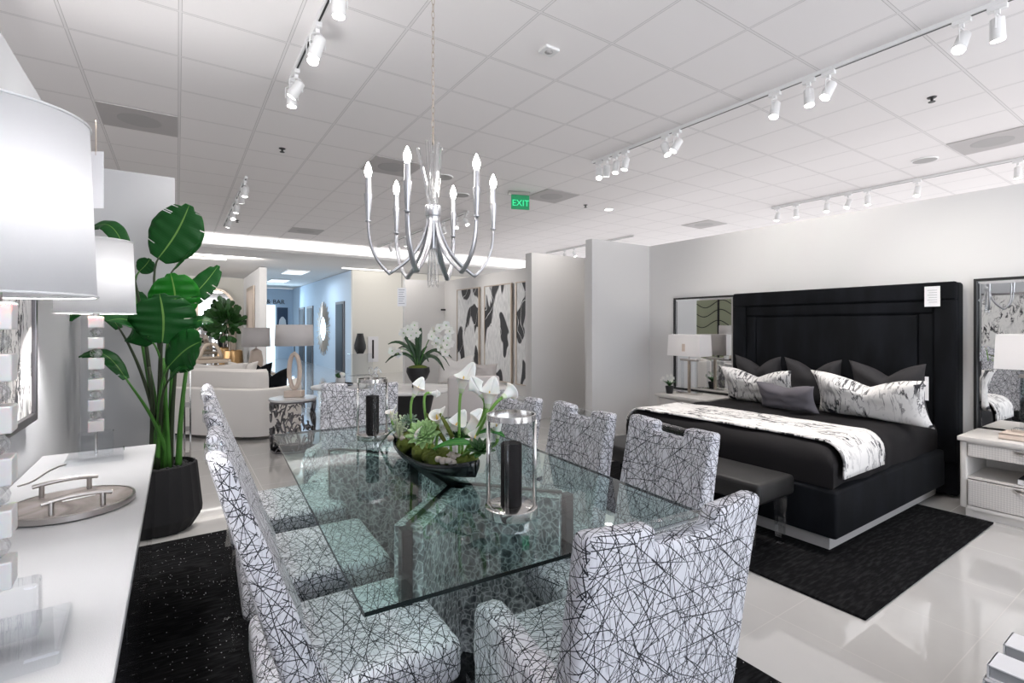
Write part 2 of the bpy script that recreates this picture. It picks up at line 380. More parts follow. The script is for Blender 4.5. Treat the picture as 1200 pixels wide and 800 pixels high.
def taper(bm, top, bot, z0, z1, c=(0,0), c2=None):
    """square post, half width bot at z0 to top at z1"""
    c2 = c2 or c; v = []
    for (h, z, q) in ((bot, z0, c), (top, z1, c2)):
        v.append([bm.verts.new((q[0]+sx*h, q[1]+sy*h, z)) for sx, sy in ((-1,-1),(1,-1),(1,1),(-1,1))])
    a, b = v
    bm.faces.new(a[::-1]); bm.faces.new(b)
    for i in range(4): bm.faces.new((a[i], a[(i+1) % 4], b[(i+1) % 4], b[i]))
    return bm
def maskslab(ys, zs, mask, front, back, bev=.012, seg=3):
    bm = bmesh.new(); fv = {}; bv = {}
    def gv(dic, fn, i, j):
        if (i, j) not in dic: dic[(i, j)] = bm.verts.new(fn(ys[i], zs[j]))
        return dic[(i, j)]
    nx, nz = len(ys)-1, len(zs)-1
    inside = lambda i, j: 0 <= i < nx and 0 <= j < nz and mask(i, j)
    for i in range(nx):
        for j in range(nz):
            if not inside(i, j): continue
            q = [(i, j), (i+1, j), (i+1, j+1), (i, j+1)]
            bm.faces.new([gv(fv, front, *a) for a in q]); bm.faces.new([gv(bv, back, *a) for a in q[::-1]])
            for (di, dj, e) in ((0,-1,(0,1)),(1,0,(1,2)),(0,1,(2,3)),(-1,0,(3,0))):
                if not inside(i+di, j+dj):
                    a, b = q[e[0]], q[e[1]]
                    bm.faces.new((gv(fv, front, *b), gv(fv, front, *a), gv(bv, back, *a), gv(bv, back, *b)))
    bmesh.ops.recalc_face_normals(bm, faces=bm.faces)
    bm.normal_update()
    es = [e for e in bm.edges if len(e.link_faces) == 2 and e.calc_face_angle(0) > .7]
    if bev: bmesh.ops.bevel(bm, geom=es, offset=bev, segments=seg, profile=.5, affect='EDGES', clamp_overlap=True)
    return bm
def pillow(w, h, t, chop=.0, seed=0, n=24, pinch=.10):
    """upright cushion: width along x, height along z, thickness along y, base at z=0"""
    bm = bmesh.new(); S = []
    for s in (-1, 1):
        g = []
        for j in range(n+1):
            row = []
            for i in range(n+1):
                u = -1+2*i/n; v = -1+2*j/n
                th = t*.5*((1-u**4)*(1-v**4))**.55
                x = w*.5*u*(1-pinch*(1-v*v)); z = h*.5*(1+v*(1-pinch*(1-u*u)))
                if chop: z -= chop*h*math.exp(-(abs(u)/.42)**1.3)*max(0, v*.5+.5)**2.0
                nn = noise.noise(Vector((u*2.3+seed, v*2.3, s+seed)))*.012
                row.append(bm.verts.new((x, s*(th+nn*(1 if 0 < i < n and 0 < j < n else 0)), z)))
            g.append(row)
        S.append(g)
    for s, g in enumerate(S):
        for j in range(n):
            for i in range(n):
                q = (g[j][i], g[j][i+1], g[j+1][i+1], g[j+1][i]); bm.faces.new(q if s == 0 else q[::-1])
    bmesh.ops.remove_doubles(bm, verts=bm.verts, dist=.0004)
    bmesh.ops.recalc_face_normals(bm, faces=bm.faces)
    return bm
def text_mesh(name, s, size, mat, loc, rot, parent=None, ext=.003):
    cu = bpy.data.curves.new(name, 'FONT'); cu.body = s; cu.size = size; cu.extrude = ext; cu.align_x = 'LEFT'
    t = bpy.data.objects.new(name, cu); col.objects.link(t)
    bpy.context.view_layer.update()
    me = bpy.data.meshes.new_from_object(t.evaluated_get(bpy.context.evaluated_depsgraph_get()))
    bpy.data.objects.remove(t); me.materials.clear(); me.materials.append(mat)
    o = bpy.data.objects.new(name, me); col.objects.link(o); o.location = loc; o.rotation_euler = rot
    if parent: o.parent = parent
    return o
def light(kind, name, loc, energy, color=(1,1,1), **kw):
    d = bpy.data.lights.new(name, kind); d.energy = energy; d.color = color
    for k, v in kw.items(): setattr(d, k, v)
    o = bpy.data.objects.new(name, d); col.objects.link(o); o.location = loc; return o
def aim(o, target):
    o.rotation_euler = (Vector(target)-o.location).to_track_quat('-Z', 'Y').to_euler()

# ================================================================ ROOM
CE, PW, SO = 3.35, 2.55, 3.09
b = B(); box(b, -6, 14, -5, 27, -.1, 0); struct('floor', b, M['floor'])
b = B(); box(b, -5, 12.5, -4, 12.25, CE, CE+.05); struct('ceiling', b, M['ceil'])
b = B(); box(b, -5, 12.5, 12.5, 26, SO+.02, SO+.07); box(b, -5, 12.5, 12.42, 12.5, SO+.02, CE+.05); box(b, -5, 12.5, 12.12, 12.45, SO-.01, SO+.02); box(b, -5, 12.5, 12.12, 12.14, SO+.02, SO+.05)
struct('ceiling_soffit', b, M['soffit'])
b = B(); box(b, -5, 12.5, 12.17, 12.2, SO+.021, SO+.03)
tag(obj('cove_light', b, M['cove']), 'long white tape light glowing in the ceiling cove', 'light')
b = B(); box(b, -.68, -.56, -3, 4.55, 0, PW); struct('wall_left', b, M['walld'])
b = B(); box(b, -.68, -.016, 4.55, 4.67, 0, PW); struct('wall_left_return', b, M['walld'])
b = B(); box(b, 5.5, 5.62, -3, 4.85, 0, PW); struct('wall_right', b, M['wall'])
b = B(); box(b, 4.41, 5.5, 4.73, 4.85, 0, PW); struct('wall_right_return', b, M['wall'])
b = B(); box(b, 4.48, 5.55, 6.14, 6.3, 0, PW); struct('wall_alcove', b, M['wall'])
M['olive'] = plain('olive_panel', (.40, .43, .30), .7)
b = B(); box(b, -3.6, -3.5, 3.5, 12.2, 0, CE); struct('wall_far_left', b, M['wall'])
e = thing('wave_panel', 'olive wall panel with dark wavy lines seen only in the left mirror', 'wall panel', (-3.5, 9.6, 0))
b = B(); box(b, .001, .03, -1.2, 1.3, .3, 2.9); obj('board', b, M['olive'], e)
b = B(); box(b, .03, .05, -.03, .03, .3, 2.9); obj('batten', b, M['inkk'] if 'inkk' in M else M['blackm'], e)
for zz in (1.5, 1.85, 2.15):
    b = B(); tube(b, [(.035, -1.2+2.5*k/40, zz+.12*math.sin(k*.33+zz)) for k in range(41)], .012, 5); obj('wavy_line', b, M['blackm'], e)
b = B(); box(b, 5.55, 5.67, 4.85, 11.3, 0, PW); struct('wall_gallery', b, M['wall'])
b = B(); box(b, 4.5, 5.67, 11.3, 11.42, 0, PW); struct('wall_gallery_end', b, M['wall'])
b = B(); box(b, 4.28, 9, 14.8, 14.95, 0, SO); struct('wall_back', b, M['wallc'])
b = B(); box(b, 4.28, 4.4, 14.95, 24, 0, SO); struct('wall_corridor', b, M['wallb'])
b = B(); box(b, 1.6, 4.4, 24, 24.1, 0, SO); struct('wall_corridor_end', b, M['wallb'])
b = B(); box(b, 1.92, 2.1, 15.6, 24, 0, SO); struct('wall_niche_side', b, M['wall'])
b = B(); box(b, -5, 1.92, 19.7, 19.8, 0, SO); struct('wall_niche', b, M['wallc'])
b = B(); box(b, -.56, -.545, -3, 4.55, 0, .1); struct('baseboard_left', b, M['white'])
b = B(); box(b, 5.485, 5.5, -3, 4.73, 0, .1); struct('baseboard_right', b, M['white'])

def blade(bm, pts, wid, nrm, fold=.18, nu=8, uvmap=True, curl=0.0):
    """leaf surface along centre line pts, half width wid[i]"""
    uv = bm.loops.layers.uv.verify(); kl = bm.faces.layers.int.get('keep') or bm.faces.layers.int.new('keep'); pts = [Vector(p) for p in pts]; n = len(pts); rows = []
    for i, p in enumerate(pts):
        d = (pts[min(i+1, n-1)]-pts[max(i-1, 0)]).normalized(); nn = Vector(nrm); nn = (nn-d*nn.dot(d)).normalized(); s = d.cross(nn)
        row = []
        for k in range(nu+1):
            a = -1+2*k/nu
            row.append(bm.verts.new(p + s*wid[i]*a + nn*wid[i]*(fold*abs(a)-curl*a*a)))
        rows.append(row)
    for i in range(n-1):
        for k in range(nu):
            f = bm.faces.new((rows[i][k], rows[i][k+1], rows[i+1][k+1], rows[i+1][k])); f[kl] = 1
            for lp, (a, c) in zip(f.loops, ((k, i), (k+1, i), (k+1, i+1), (k, i+1))): lp[uv].uv = (a/nu, c/(n-1))
    return bm
def solid(o, t): 
    md = o.modifiers.new('thick', 'SOLIDIFY'); md.thickness = t; return o

# ---- corridor doors and lights
for i, (pa, pb, ty) in enumerate(((394, 404, 2.1), (360, 367, 2.1), (351, 357, 2.1))):
    p0 = PX(pa, 400, 4.27); p1 = PX(pb, 400, 4.27)
    ya, yb = sorted((p0.y, p1.y))
    b = B(); box(b, 4.24, 4.278, ya, yb, 0, 2.2, .004)
    o = struct('door_%d' % (i+1), b, M['doorf'])
    b = B(); box(b, 4.225, 4.24, ya+.12, yb-.12, .02, 2.12); obj('door_glass', b, M['doorp'], o)
b = B(); box(b, 3.0, 3.55, 23.9, 23.99, 0, 2.35); struct('window_1', b, M['daylight'])
e = thing('framed_poster', 'dark blue poster with a white shape beside the bright far window', 'poster', (3.85, 23.97, 0))
b = B(); box(b, -.22, .22, -.03, 0, 1.05, 2.25); obj('poster_sheet', b, M['poster'], e)
b = B(); lathe(b, [(.0, 0), (.13, .05), (.16, .3), (.13, .55), (.05, .68), (0, .7)], (0, -.05, 1.15), 14, None)
for v in b.verts: v.co.y = -.035+(v.co.y+.05)*.05
obj('white_shape', b, M['white'], e)
s = text_mesh('wall_lettering', 'CAFE & BAR', .27, M['inkk'], (PY(341, 353, 23.98).x-1.70, 23.98, 2.41), (PI/2, 0, 0))
tag(s, 'black CAFE & BAR lettering high on the far blue corridor wall', 'sign')
for i, (px, py) in enumerate(((346, 319), (326, 329))):
    p = PZ(px, py, SO)
    e = thing('ceiling_panel_light', ['square lit panel light in the corridor ceiling, nearer of two', 'square lit panel light in the corridor ceiling, farther of two'][i], 'ceiling light', (p.x, p.y, SO-.0), 0)
    b = B(); box(b, -.32, .32, -.62, .62, -.012, .02); obj('frame', b, M['white'], e)
    b = B(); box(b, -.29, .29, -.59, .59, -.016, -.012); obj('diffuser', b, M['panel'], e)
for i, (pa, pb, qa, qb) in enumerate(((205, 265, 300.5, 304.5), (402, 456, 314, 318))):
    a_ = PZ(pa, qa, SO); c_ = PZ(pb, qb, SO); ym = (a_.y+c_.y)/2
    b = B(); box(b, a_.x, c_.x, ym-.05, ym+.05, SO-.004, SO+.02)
    tag(obj('linear_ceiling_light', b, M['strip']), ['slim white linear light in the lower ceiling behind the big leaves', 'slim white linear light in the lower ceiling above the cream wall'][i], 'ceiling light')

# ================================================================ ceiling fittings
def disc(bm, r, z0, z1, seg=28): return lathe(bm, [(r*.96, z1), (r, (z0+z1)/2), (r*.97, z0)], (0,0,0), seg)
vents = [((-.31, 5.72), 'square grey ceiling vent left of the paddle-leaf plant'), ((4.61, 5.85), 'grey ceiling vent right of the green exit sign'),
         ((2.17, 5.69), 'grey ceiling vent behind the chandelier crystals'), ((2.2, 10.37), 'small distant grey ceiling vent near the glowing cove'),
         ((7.97, 5.9), 'distant grey ceiling vent beyond the small downlight'), ((7.14, 1.43), 'grey ceiling vent at the right above the second track')]
for (x, y), lb in vents:
    x = .624+.61*(math.floor((x-.624)/.61)+.5); y = 3.045+.61*(math.floor((y-3.045)/.61)+.5)
    e = thing('ceiling_vent', lb, 'vent', (x, y, CE), 0, 'square ceiling vents')
    b = B(); box(b, -.292, .292, -.292, .292, -.008, -.001); obj('panel', b, M['perf'], e)
    b = B(); lathe(b, [(.0, -.010), (.16, -.010), (.17, -.0082)], (0,0,0), 28); obj('diffuser_ring', b, M['speaker'], e)
for (x, y), lb in [((7.16, 2.12), 'round ceiling speaker in front of the right-hand vent'), ((3.44, 6.46), 'round ceiling speaker right of the chandelier crystals'), ((2.84, 5.81), 'round ceiling speaker just behind the chandelier crystals')]:
    e = thing('ceiling_speaker', lb, 'speaker', (x, y, CE), 0, 'round ceiling speakers')
    b = B(); lathe(b, [(.125, -.001), (.12, -.012), (.112, -.012)], (0,0,0), 28); obj('rim', b, M['white'], e)
    b = B(); lathe(b, [(0, -.014), (.112, -.0121)], (0,0,0), 28); obj('grille', b, M['speaker'], e)
e = thing('smoke_detector', 'white smoke detector on the ceiling right of the chandelier chain', 'smoke detector', (2.14, 2.73, CE))
b = B(); box(b, -.06, .06, -.05, .05, -.02, 0, .006); obj('body', b, M['white'], e)
b = B(); lathe(b, [(.012, -.028), (.03, -.02)], (0,0,0), 14); obj('sensor', b, M['speaker'], e)
for (x, y), lb in [((5.26, 1.51), 'dark fire sprinkler between the two right-hand tracks'), ((.94, 5.86), 'dark fire sprinkler above the big leaves'), ((5.37, 5.91), 'dark fire sprinkler beside the small downlight'), ((.9, 10.29), 'tiny dark fire sprinkler at the far end of the left track')]:
    e = thing('fire_sprinkler', lb, 'sprinkler', (x, y, CE), 0, 'ceiling sprinklers')
    b = B(); lathe(b, [(.035, 0), (.03, -.006), (.01, -.008), (.01, -.035)], (0,0,0), 14); obj('body', b, M['blackm'], e)
    b = B(); lathe(b, [(0, -.036), (.025, -.036), (.025, -.04), (0, -.041)], (0,0,0), 14); obj('deflector', b, M['blackm'], e)
e = thing('downlight', 'small lit round downlight in the middle of the ceiling', 'ceiling light', (5.88, 5.91, CE))
b = B(); lathe(b, [(.085, 0), (.08, -.01), (.06, -.01)], (0,0,0), 24); obj('trim_ring', b, M['white'], e)
b = B(); lathe(b, [(0, -.012), (.06, -.0101)], (0,0,0), 24); obj('lens', b, M['spotface'], e)
e = thing('exit_sign', 'green lit EXIT sign hanging from the ceiling', 'sign', (4.06, 5.87, CE), -TH+.25)
b = B(); box(b, -.16, .16, -.03, .03, -.045, 0, .004); obj('canopy', b, M['nickel'], e)
b = B(); box(b, -.115, .155, -.006, .006, -.25, -.045, .003); obj('panel', b, M['exitg'], e)
text_mesh('lettering', 'EXIT', .125, M['exitl'], (-.105, -.008, -.20), (PI/2, 0, 0), e, .001)

# ---- tracks and spot heads
def track(x, y0, y1, label):
    b = B(); box(b, x-.018, x+.018, y0, y1, CE-.028, CE, .002, 1); o = tag(obj('lighting_track', b, M['white']), label, 'light track', 'white ceiling light tracks')
    b = B(); box(b, x-.006, x+.006, y0+.01, y1-.01, CE-.030, CE-.0275); obj('slot', b, M['blackm'], o)
track(4.02, -1.5, 4.3, 'long white lighting track at upper right, nearer than the bed wall')
track(7.97, -1.0, 4.35, 'white lighting track seen above the bed wall')
track(.73, -1.0, 4.2, 'white lighting track at upper left of the chandelier chain')
track(.73, 7.2, 10.9, 'far white lighting track above the big leaves')
track(4.02, 7.3, 11.8, 'far white lighting track behind the chandelier arms')
track(8.0, 7.3, 10.3, 'farthest white lighting track beyond the cream alcove wall')
def spot_proto(lit=True):
    root = thing('spotlight', '', '', (0,0,0))
    b = B(); box(b, -.018, .018, -.045, .045, -.03, 0, .003); box(b, -.012, .012, -.012, .012, -.055, -.03); obj('adapter', b, M['white'], root)
    b = B(); tube(b, [(-.045, 0, -.15), (-.045, 0, -.075), (-.02, 0, -.055), (.02, 0, -.055), (.045, 0, -.075), (.045, 0, -.15)], .004, 6); obj('yoke', b, M['white'], root)
    b = B(); lathe(b, [(0, -.075), (.026, -.075), (.034, -.082), (.037, -.20), (.034, -.205)], (0,0,0), 20)
    for v in b.verts: v.co.z += .14
    h = obj('lamp_head', b, M['white'], root, 40, (0,0,-.14))
    b = B(); lathe(b, [(0, -.2065), (.033, -.206)], (0,0,0), 20)
    for v in b.verts: v.co.z += .14
    obj('lens', b, M['spotface'], h)
    return root
sp0 = spot_proto(); first = [True]
R = random.Random(11)
def spots(x, ys, label, grp, tilts=None, energy=0, tx=0):
    for i, y in enumerate(ys):
        if first[0]: o = sp0; first[0] = False
        else: o = copy_tree(sp0)
        o.location = (x, y, CE-.028)
        tag(o, label % ORD[i] if '%s' in label else label, 'spotlight', grp)
        hd = [c for c in o.children if c.name.startswith('lamp_head')][0]
        tt = tilts[i % len(tilts)] if tilts else (R.uniform(-.6, .6), R.uniform(-.5, .5))
        hd.rotation_euler = (tt[0], tt[1], 0)
        if energy:
            l = light('SPOT', 'spot_beam', (0,0,0), energy, (1, .95, .90), spot_size=math.radians(75), spot_blend=.8, shadow_soft_size=.035)
            l.location = Vector((x, y, CE-.168)) + Matrix.Rotation(tt[1], 3, 'Y') @ Vector((0,0,0)) + (Matrix.Rotation(tt[0], 3, 'X') @ (Matrix.Rotation(tt[1], 3, 'Y') @ Vector((0, 0, -.08))))
            l.rotation_euler = hd.rotation_euler
ORD = ['first', 'second', 'third', 'fourth', 'fifth', 'sixth', 'seventh', 'eighth']
def ys_on(x, pts): return [PX(px, py, x).y for px, py in pts]
def ysx(x, pxs):
    out = []
    for px in pxs:
        a = ray(px, 382); out.append(x/a.x*a.y)
    return out
spots(4.02, ysx(4.02, [1169, 1127, 971, 948, 908, 793, 780, 733, 723, 712, 703])[:8] , 'white spotlight head on the upper right track, %s from the right edge', 'spotlights on the upper right track', [(0,-.1), (.1,.55), (.2,.5), (-.1,.1), (0,.3), (.3,.5), (-.4,0), (.1,.2)], 55)
ORD = ['farther', 'farthest', 'last', 'end']
spots(4.02, ysx(4.02, [722, 711, 702]), 'small white spotlight head at the far end of the upper right track, %s one', 'spotlights on the upper right track', [(0,.2), (.3,-.2), (-.3,.3)], 0)
ORD = ['first', 'second', 'third', 'fourth', 'fifth', 'sixth', 'seventh', 'eighth']
spots(7.97, ysx(7.97, [1193, 1075, 1017, 994, 969, 933, 911]), 'white spotlight above the bed wall, %s from the right edge', 'spotlights above the bed wall', [(0,0), (.1,.2), (0,0), (.2,.4), (0,.2)], 0)
spots(.73, ysx(.73, [397, 372, 368, 347, 342]), 'white spotlight on the upper left track, %s from the camera', 'spotlights on the upper left track', [(0,0), (.2,.3), (-.3,.2), (.3,.5), (.0,0)], 45)
spots(.73, ysx(.73, [287, 283, 277, 273, 268]), 'small bright spotlight on the track above the leaves, %s from the camera', 'spotlights on the far left track', None, 0)
spots(4.02, ysx(4.02, [546, 535, 520, 500, 476, 465, 458]), 'small spotlight on the track behind the chandelier, %s from the right', 'spotlights behind the chandelier', None, 0)
spots(8.0, ysx(8.0, [673, 662]), 'distant spotlight beyond the alcove wall, %s from the right', 'spotlights on the farthest track', None, 0)
b = None

# ================================================================ rugs
b = B(); box(b, -.5, 2.0, -.6, 4.0, 0, .012, .004, 1); tag(obj('dining_rug', b, M['rug']), 'black glittery area rug under the glass dining table', 'rug')
b = B(); box(b, 2.77, 4.9, 1.05, 3.75, 0, .014, .004, 1); tag(obj('bedside_rug', b, M['rug2']), 'black pile area rug under the bed and bench', 'rug')

# ================================================================ console + lamps (left)
e = thing('console', 'long white-topped black mirrored console along the left wall', 'console', (-.33, 2.2, 0))
b = B(); box(b, -.215, .235, -1.07, 1.08, .775, .80, .004); obj('top', b, M['linen'], e)
b = B(); box(b, -.205, .205, -1.05, 1.06, .06, .774, .003); obj('body', b, M['smoke'], e)
b = B(); box(b, -.17, .17, -1.0, 1.0, 0.012, .06); obj('plinth', b, M['blackm'], e)
for k in range(4):
    b = B(); y0 = -1.045+k*.526; box(b, .206, .218, y0+.004, y0+.522, .075, .765, .002); obj('door', b, M['smoke'], e)
def column_lamp(loc, label, rz):
    e = thing('table_lamp', label, 'table lamp', loc, rz, 'alabaster column lamps on the console')
    b = B(); box(b, -.105, .105, -.105, .105, 0, .030, .007); obj('base', b, M['acrylic'], e)
    b = B(); box(b, -.065, .065, -.03, .03, .030, .133, .007); obj('crystal_block', b, M['acrylic'], e)
    b = B(); lathe(b, [(.006, .026), (.006, .14)], (0, .0, 0), 10); obj('rod', b, M['chrome'], e)
    z = .133
    for k in range(6):
        b = B(); box(b, -.029, .029, -.029, .029, z, z+.052, .003); obj('cube', b, M['frost'], e); z += .052
        if k < 5:
            b = B(); bmesh.ops.create_icosphere(b, subdivisions=2, radius=.0245)
            for v in b.verts: v.co += Vector((0, 0, z+.023)); v.co.z = z+.023+(v.co.z-z-.023)*.93
            obj('crystal_ball', b, M['crystal'], e); z += .046
    b = B(); lathe(b, [(.012, z), (.012, z+.02), (.006, z+.024), (.006, 1.03), (.012, 1.035), (.012, 1.05), (0, 1.052)], (0,0,0), 14); obj('stem', b, M['nickel'], e)
    zb, zt = .69, 1.035
    b = B(); lathe(b, [(.152, zb), (.140, zt)], (0,0,0), 56); b.faces.ensure_lookup_table()
    for f in [f for f in b.faces if len(f.verts) > 4]: b.faces.remove(f)
    sh = solid(obj('lamp_shade', b, M['shade'], e, True), .002)
    for zz, rr in ((zb, .1525), (zt, .1405)):
        b = B(); tube(b, [(rr*math.cos(a*PI/28), rr*math.sin(a*PI/28), zz) for a in range(57)], .0028, 6); obj('shade_rim', b, M['white'], sh, True)
    b = B()
    for k in range(3):
        a = k*2*PI/3; tube(b, [(.006, 0, zt-.01), (.139*math.cos(a), .139*math.sin(a), zt-.01)], .0018, 5)
    obj('shade_spider', b, M['nickel'], e)
    b = B(); lathe(b, [(0, .81), (.016, .815), (.028, .85), (.028, .875), (.012, .91), (.012, .925), (0, .925)], (.03, 0, 0), 16); obj('bulb', b, emis('lamp_bulb', (1, .97, .95), 6), e)
    l = light('POINT', 'lamp_glow', Vector(loc)+Vector((0, 0, .86)), 88, (1, .98, .97), shadow_soft_size=.05)
    return e
l1 = column_lamp((-.290, 1.335, .80), 'nearest column lamp with big white drum shade cut by the left edge', .05)
l2 = column_lamp((-.32, 3.06, .80), 'far column lamp of stacked white cubes on the console end', .05)
b = B(); tube(b, bez((-.42, 3.0, .805), (-.5, 2.9, .803), (-.45, 2.75, .803), (-.52, 2.7, .803), 10), .003, 6)
tag(obj('power_cord', b, M['nickel']), 'thin grey power cord behind the far console lamp', 'cord')
e = thing('price_tag', 'white card hanging on a dark cord behind the nearest lamp shade', 'tag', (0,0,0))
p = PT(115, 210, 1.12)
b = B(); box(b, -.035, .012, -.001, .001, -.065, .062); o = obj('card', b, M['paper'], e, None, p, (0, 0, -TH))
b = B(); tube(b, [PT(112.5, 141, 1.12), PT(112.5, 182, 1.12)], .0014, 5); obj('cord', b, M['brown'], e)

# tray on console
TP = PZ(84, 591, .81); TP.x = max(TP.x, -.37)
e = thing('serving_tray', 'round brown onyx tray with two nickel bar handles on the console', 'tray', (TP.x, TP.y, .8005), .25)
b = B(); lathe(b, [(0, 0), (.168, 0), (.178, .004), (.178, .022), (.170, .024), (.168, .017), (0, .017)], (0,0,0), 48); obj('rim', b, M['nickel'], e, 35)
b = B(); lathe(b, [(0, .021), (.168, .0215)], (0,0,0), 48); obj('stone_top', b, M['tray'], e)
for s in (-1, 1):
    b = B(); tube(b, bez((-.09, s*.13, .062), (-.03, s*.125, .074), (.03, s*.125, .074), (.09, s*.13, .062), 10), .007, 10)
    for q in (-.065, .065): tube(b, [(q, s*.13, .02), (q, s*.128, .066)], .008, 10)
    obj('handle', b, M['nickel'], e, 40)
b = B(); box(b, -.06, .03, .02, .075, .0235, .0245); 
tag(obj('price_tag', b, M['paper'], None, None, (TP.x+.04, TP.y, .80), (0,0,.35)), 'small white price card lying on the brown tray', 'tag')

# wall art, left
e = thing('wall_art', 'abstract grey and white picture in a pewter frame on the left wall', 'picture', (-.556, 2.50, 1.5))
b = B(); box(b, 0, .035, -.55, .55, -.49, -.455, .003); box(b, 0, .035, -.55, .55, .455, .49, .003); box(b, 0, .035, -.55, -.515, -.455, .455, .003); box(b, 0, .035, .515, .55, -.455, .455, .003); obj('frame', b, M['pewter'], e)
b = B(); box(b, .001, .02, -.514, .514, -.454, .454); obj('canvas', b, M['marble'], e)

# ================================================================ dining table
TR = -math.radians(3.3); T0 = Vector((.364, 1.163, 0))
TD = Vector((math.sin(-TR), math.cos(-TR), 0)); TW = Vector((TD.y, -TD.x, 0))
tc_ = T0 + TD*1.115 + TW*.605
e = thing('dining_table', 'long clear glass dining table on a crackled grey sculptural base', 'table', (tc_.x, tc_.y, 0), TR)
b = B(); box(b, -.605, .605, -1.115, 1.115, .7455, .76, .0015, 1)
for f in b.faces:
    if abs(f.normal.z) < .5: f.material_index = 1
obj('glass_top', b, [M['glass'], M['gedge']], e)
def panel(bm, p, q, th, z0, z1, bev=.003, mat=0):
    p, q = Vector((*p, 0)), Vector((*q, 0)); d = (q-p); l = d.length; a = math.atan2(d.y, d.x)
    t = bmesh.new(); box(t, 0, l, -th/2, th/2, z0, z1, bev, 1, mat); join(bm, t, Matrix.Translation(p) @ Matrix.Rotation(a, 4, 'Z')); return bm
for s in (-1, 1):   # two V shaped pedestals whose arms open to the table ends
    ap = (0.0, s*.28)
    for q in ((-.33, s*.62), (.33, s*.62)):
        b = B(); panel(b, ap, q, .11, .04, .735); obj('base_panel', b, M['mottle'], e)
    for q in ((-.345, s*.635), (.345, s*.635), (0, s*.26)):
        b = B(); box(b, q[0]-.02, q[0]+.02, q[1]-.02, q[1]+.02, .04, .738, .003, 1); obj('edge_post', b, M['black'], e)
b = B(); box(b, -.035, .035, -.30, .30, .70, .738, .003, 1); panel(b, (0, -.27), (-.33, -.62), .02, .737, .745, .001); panel(b, (0, -.27), (.33, -.62), .02, .737, .745, .001)
panel(b, (0, .27), (-.33, .62), .02, .737, .745, .001); panel(b, (0, .27), (.33, .62), .02, .737, .745, .001); obj('top_rail', b, M['black'], e)
b = B(); box(b, -.40, .40, -.70, .70, .013, .04, .004, 1); obj('base_plate', b, M['black'], e)

# ================================================================ chairs
def make_chair(arms=False, tall=False):
    e = thing('dining_chair', '', 'chair')
    w = .275 if arms else .25
    b = B(); box(b, -.27, .28, -(w-.045 if arms else w), (w-.045 if arms else w), .345, .475, .03, 3)
    for v in b.verts:
        if v.co.z > .44: v.co.z += .012*math.cos(v.co.x*5)*math.cos(v.co.y*5)
    obj('seat', b, M['fabric'], e, 50)
    ys = [-w, -w*.8, -w*.57, -w*.34, 0, w*.34, w*.57, w*.8, w]; zt = 1.105 if tall else 1.0; zs = [.30, .42, .52, .63, .74, .84, zt-.09, zt-.045, zt]
    def lean(z): q = max(0, z-.42); return (-.10 - .37*q) if tall else (-.225 - .17*q - .05*q*q)
    def ear(y, z): return .012*max(0, (abs(y)-.33*w)/w)*max(0, z-zt+.09)/.09
    def fr(y, z): return Vector((lean(z)+.014*(y/w)**2+ 0, y*(1+.05*max(0, z-.8)), z+ear(y, z)))
    def bk(y, z): return Vector((lean(z)-(.10 if tall else .088)+(.10 if tall else .06)*max(0, z-.55)+.014*(y/w)**2, y*(1+.05*max(0, z-.8)), z+ear(y, z)))
    bm = maskslab(ys, zs, lambda i, j: not (j == len(zs)-2 and 3 <= i <= 4), fr, bk, .02, 3)
    obj('backrest', bm, M['fabric'], e, 45)
    b = B(); box(b, lean(zt-.03)-.052, lean(zt-.03)-.008, -w*.36, w*.36, zt-.04, zt-.008, .008, 2); obj('acrylic_handle', b, M['acrylic'], e, 40)
    if arms:
        for s in (-1, 1):
            t = bmesh.new(); prof = [(-.26, .31), (.16, .31), (.165, .585), (.15, .615), (.11, .63), (.05, .625), (-.08, .61), (-.2, .60), (-.27, .60)]
            v1 = [t.verts.new((x, s*w, z)) for x, z in prof]; v2 = [t.verts.new((x, s*(w-.075), z)) for x, z in prof]
            t.faces.new(v1); t.faces.new(v2[::-1])
            for i in range(len(prof)): t.faces.new((v1[i], v2[i], v2[(i+1) % len(prof)], v1[(i+1) % len(prof)]))
            bmesh.ops.recalc_face_normals(t, faces=t.faces); t.normal_update()
            bmesh.ops.bevel(t, geom=[q for q in t.edges if q.calc_face_angle(0) > 1.0], offset=.016, segments=3, profile=.5, affect='EDGES')
            obj('armrest', t, M['fabric'], e, 45)
    for sx, sy in ((1, 1), (1, -1), (-1, 1), (-1, -1)):
        b = B(); taper(b, .021, .013, .0125, .345, (.235 if sx > 0 else -.285, sy*(w-.04)), (.235 if sx > 0 else -.24, sy*(w-.04)))
        obj('leg', b, M['crystal'], e)
        l = list(e.children)[-1]
    return e
ch = make_chair(); used = [False]; cht = make_chair(False, True); usedt = [False]
def place(x, y, rz, label, grp, src=None):
    src = cht if 'left' in grp else ch; fl_ = usedt if src is cht else used
    if not fl_[0]: o = src; fl_[0] = True
    else: o = copy_tree(src)
    o.location = (x, y, 0); o.rotation_euler = (0, 0, rz); tag(o, label, 'chair', grp)
    return o
GL = 'line-print chairs along the left of the table'; GR = 'line-print chairs along the right of the table'
place(.455, 1.605, TR+.02, 'nearest white line-print chair on the left side of the glass table', GL)
place(.475, 2.275, TR+.02, 'middle white line-print chair on the left side of the glass table', GL)
place(.49, 2.985, TR+.03, 'farthest white line-print chair on the left side of the glass table', GL)
place(1.445, 1.475, PI+TR-.08, 'nearest white line-print chair on the right, in front of the bench', GR)
place(1.42, 2.01, PI+TR-.05, 'middle white line-print chair on the right side of the glass table', GR)
place(1.42, 2.60, PI+TR-.05, 'farthest white line-print chair on the right, behind the near lantern', GR)
ac = make_chair(True); ac.name = 'dining_armchair'
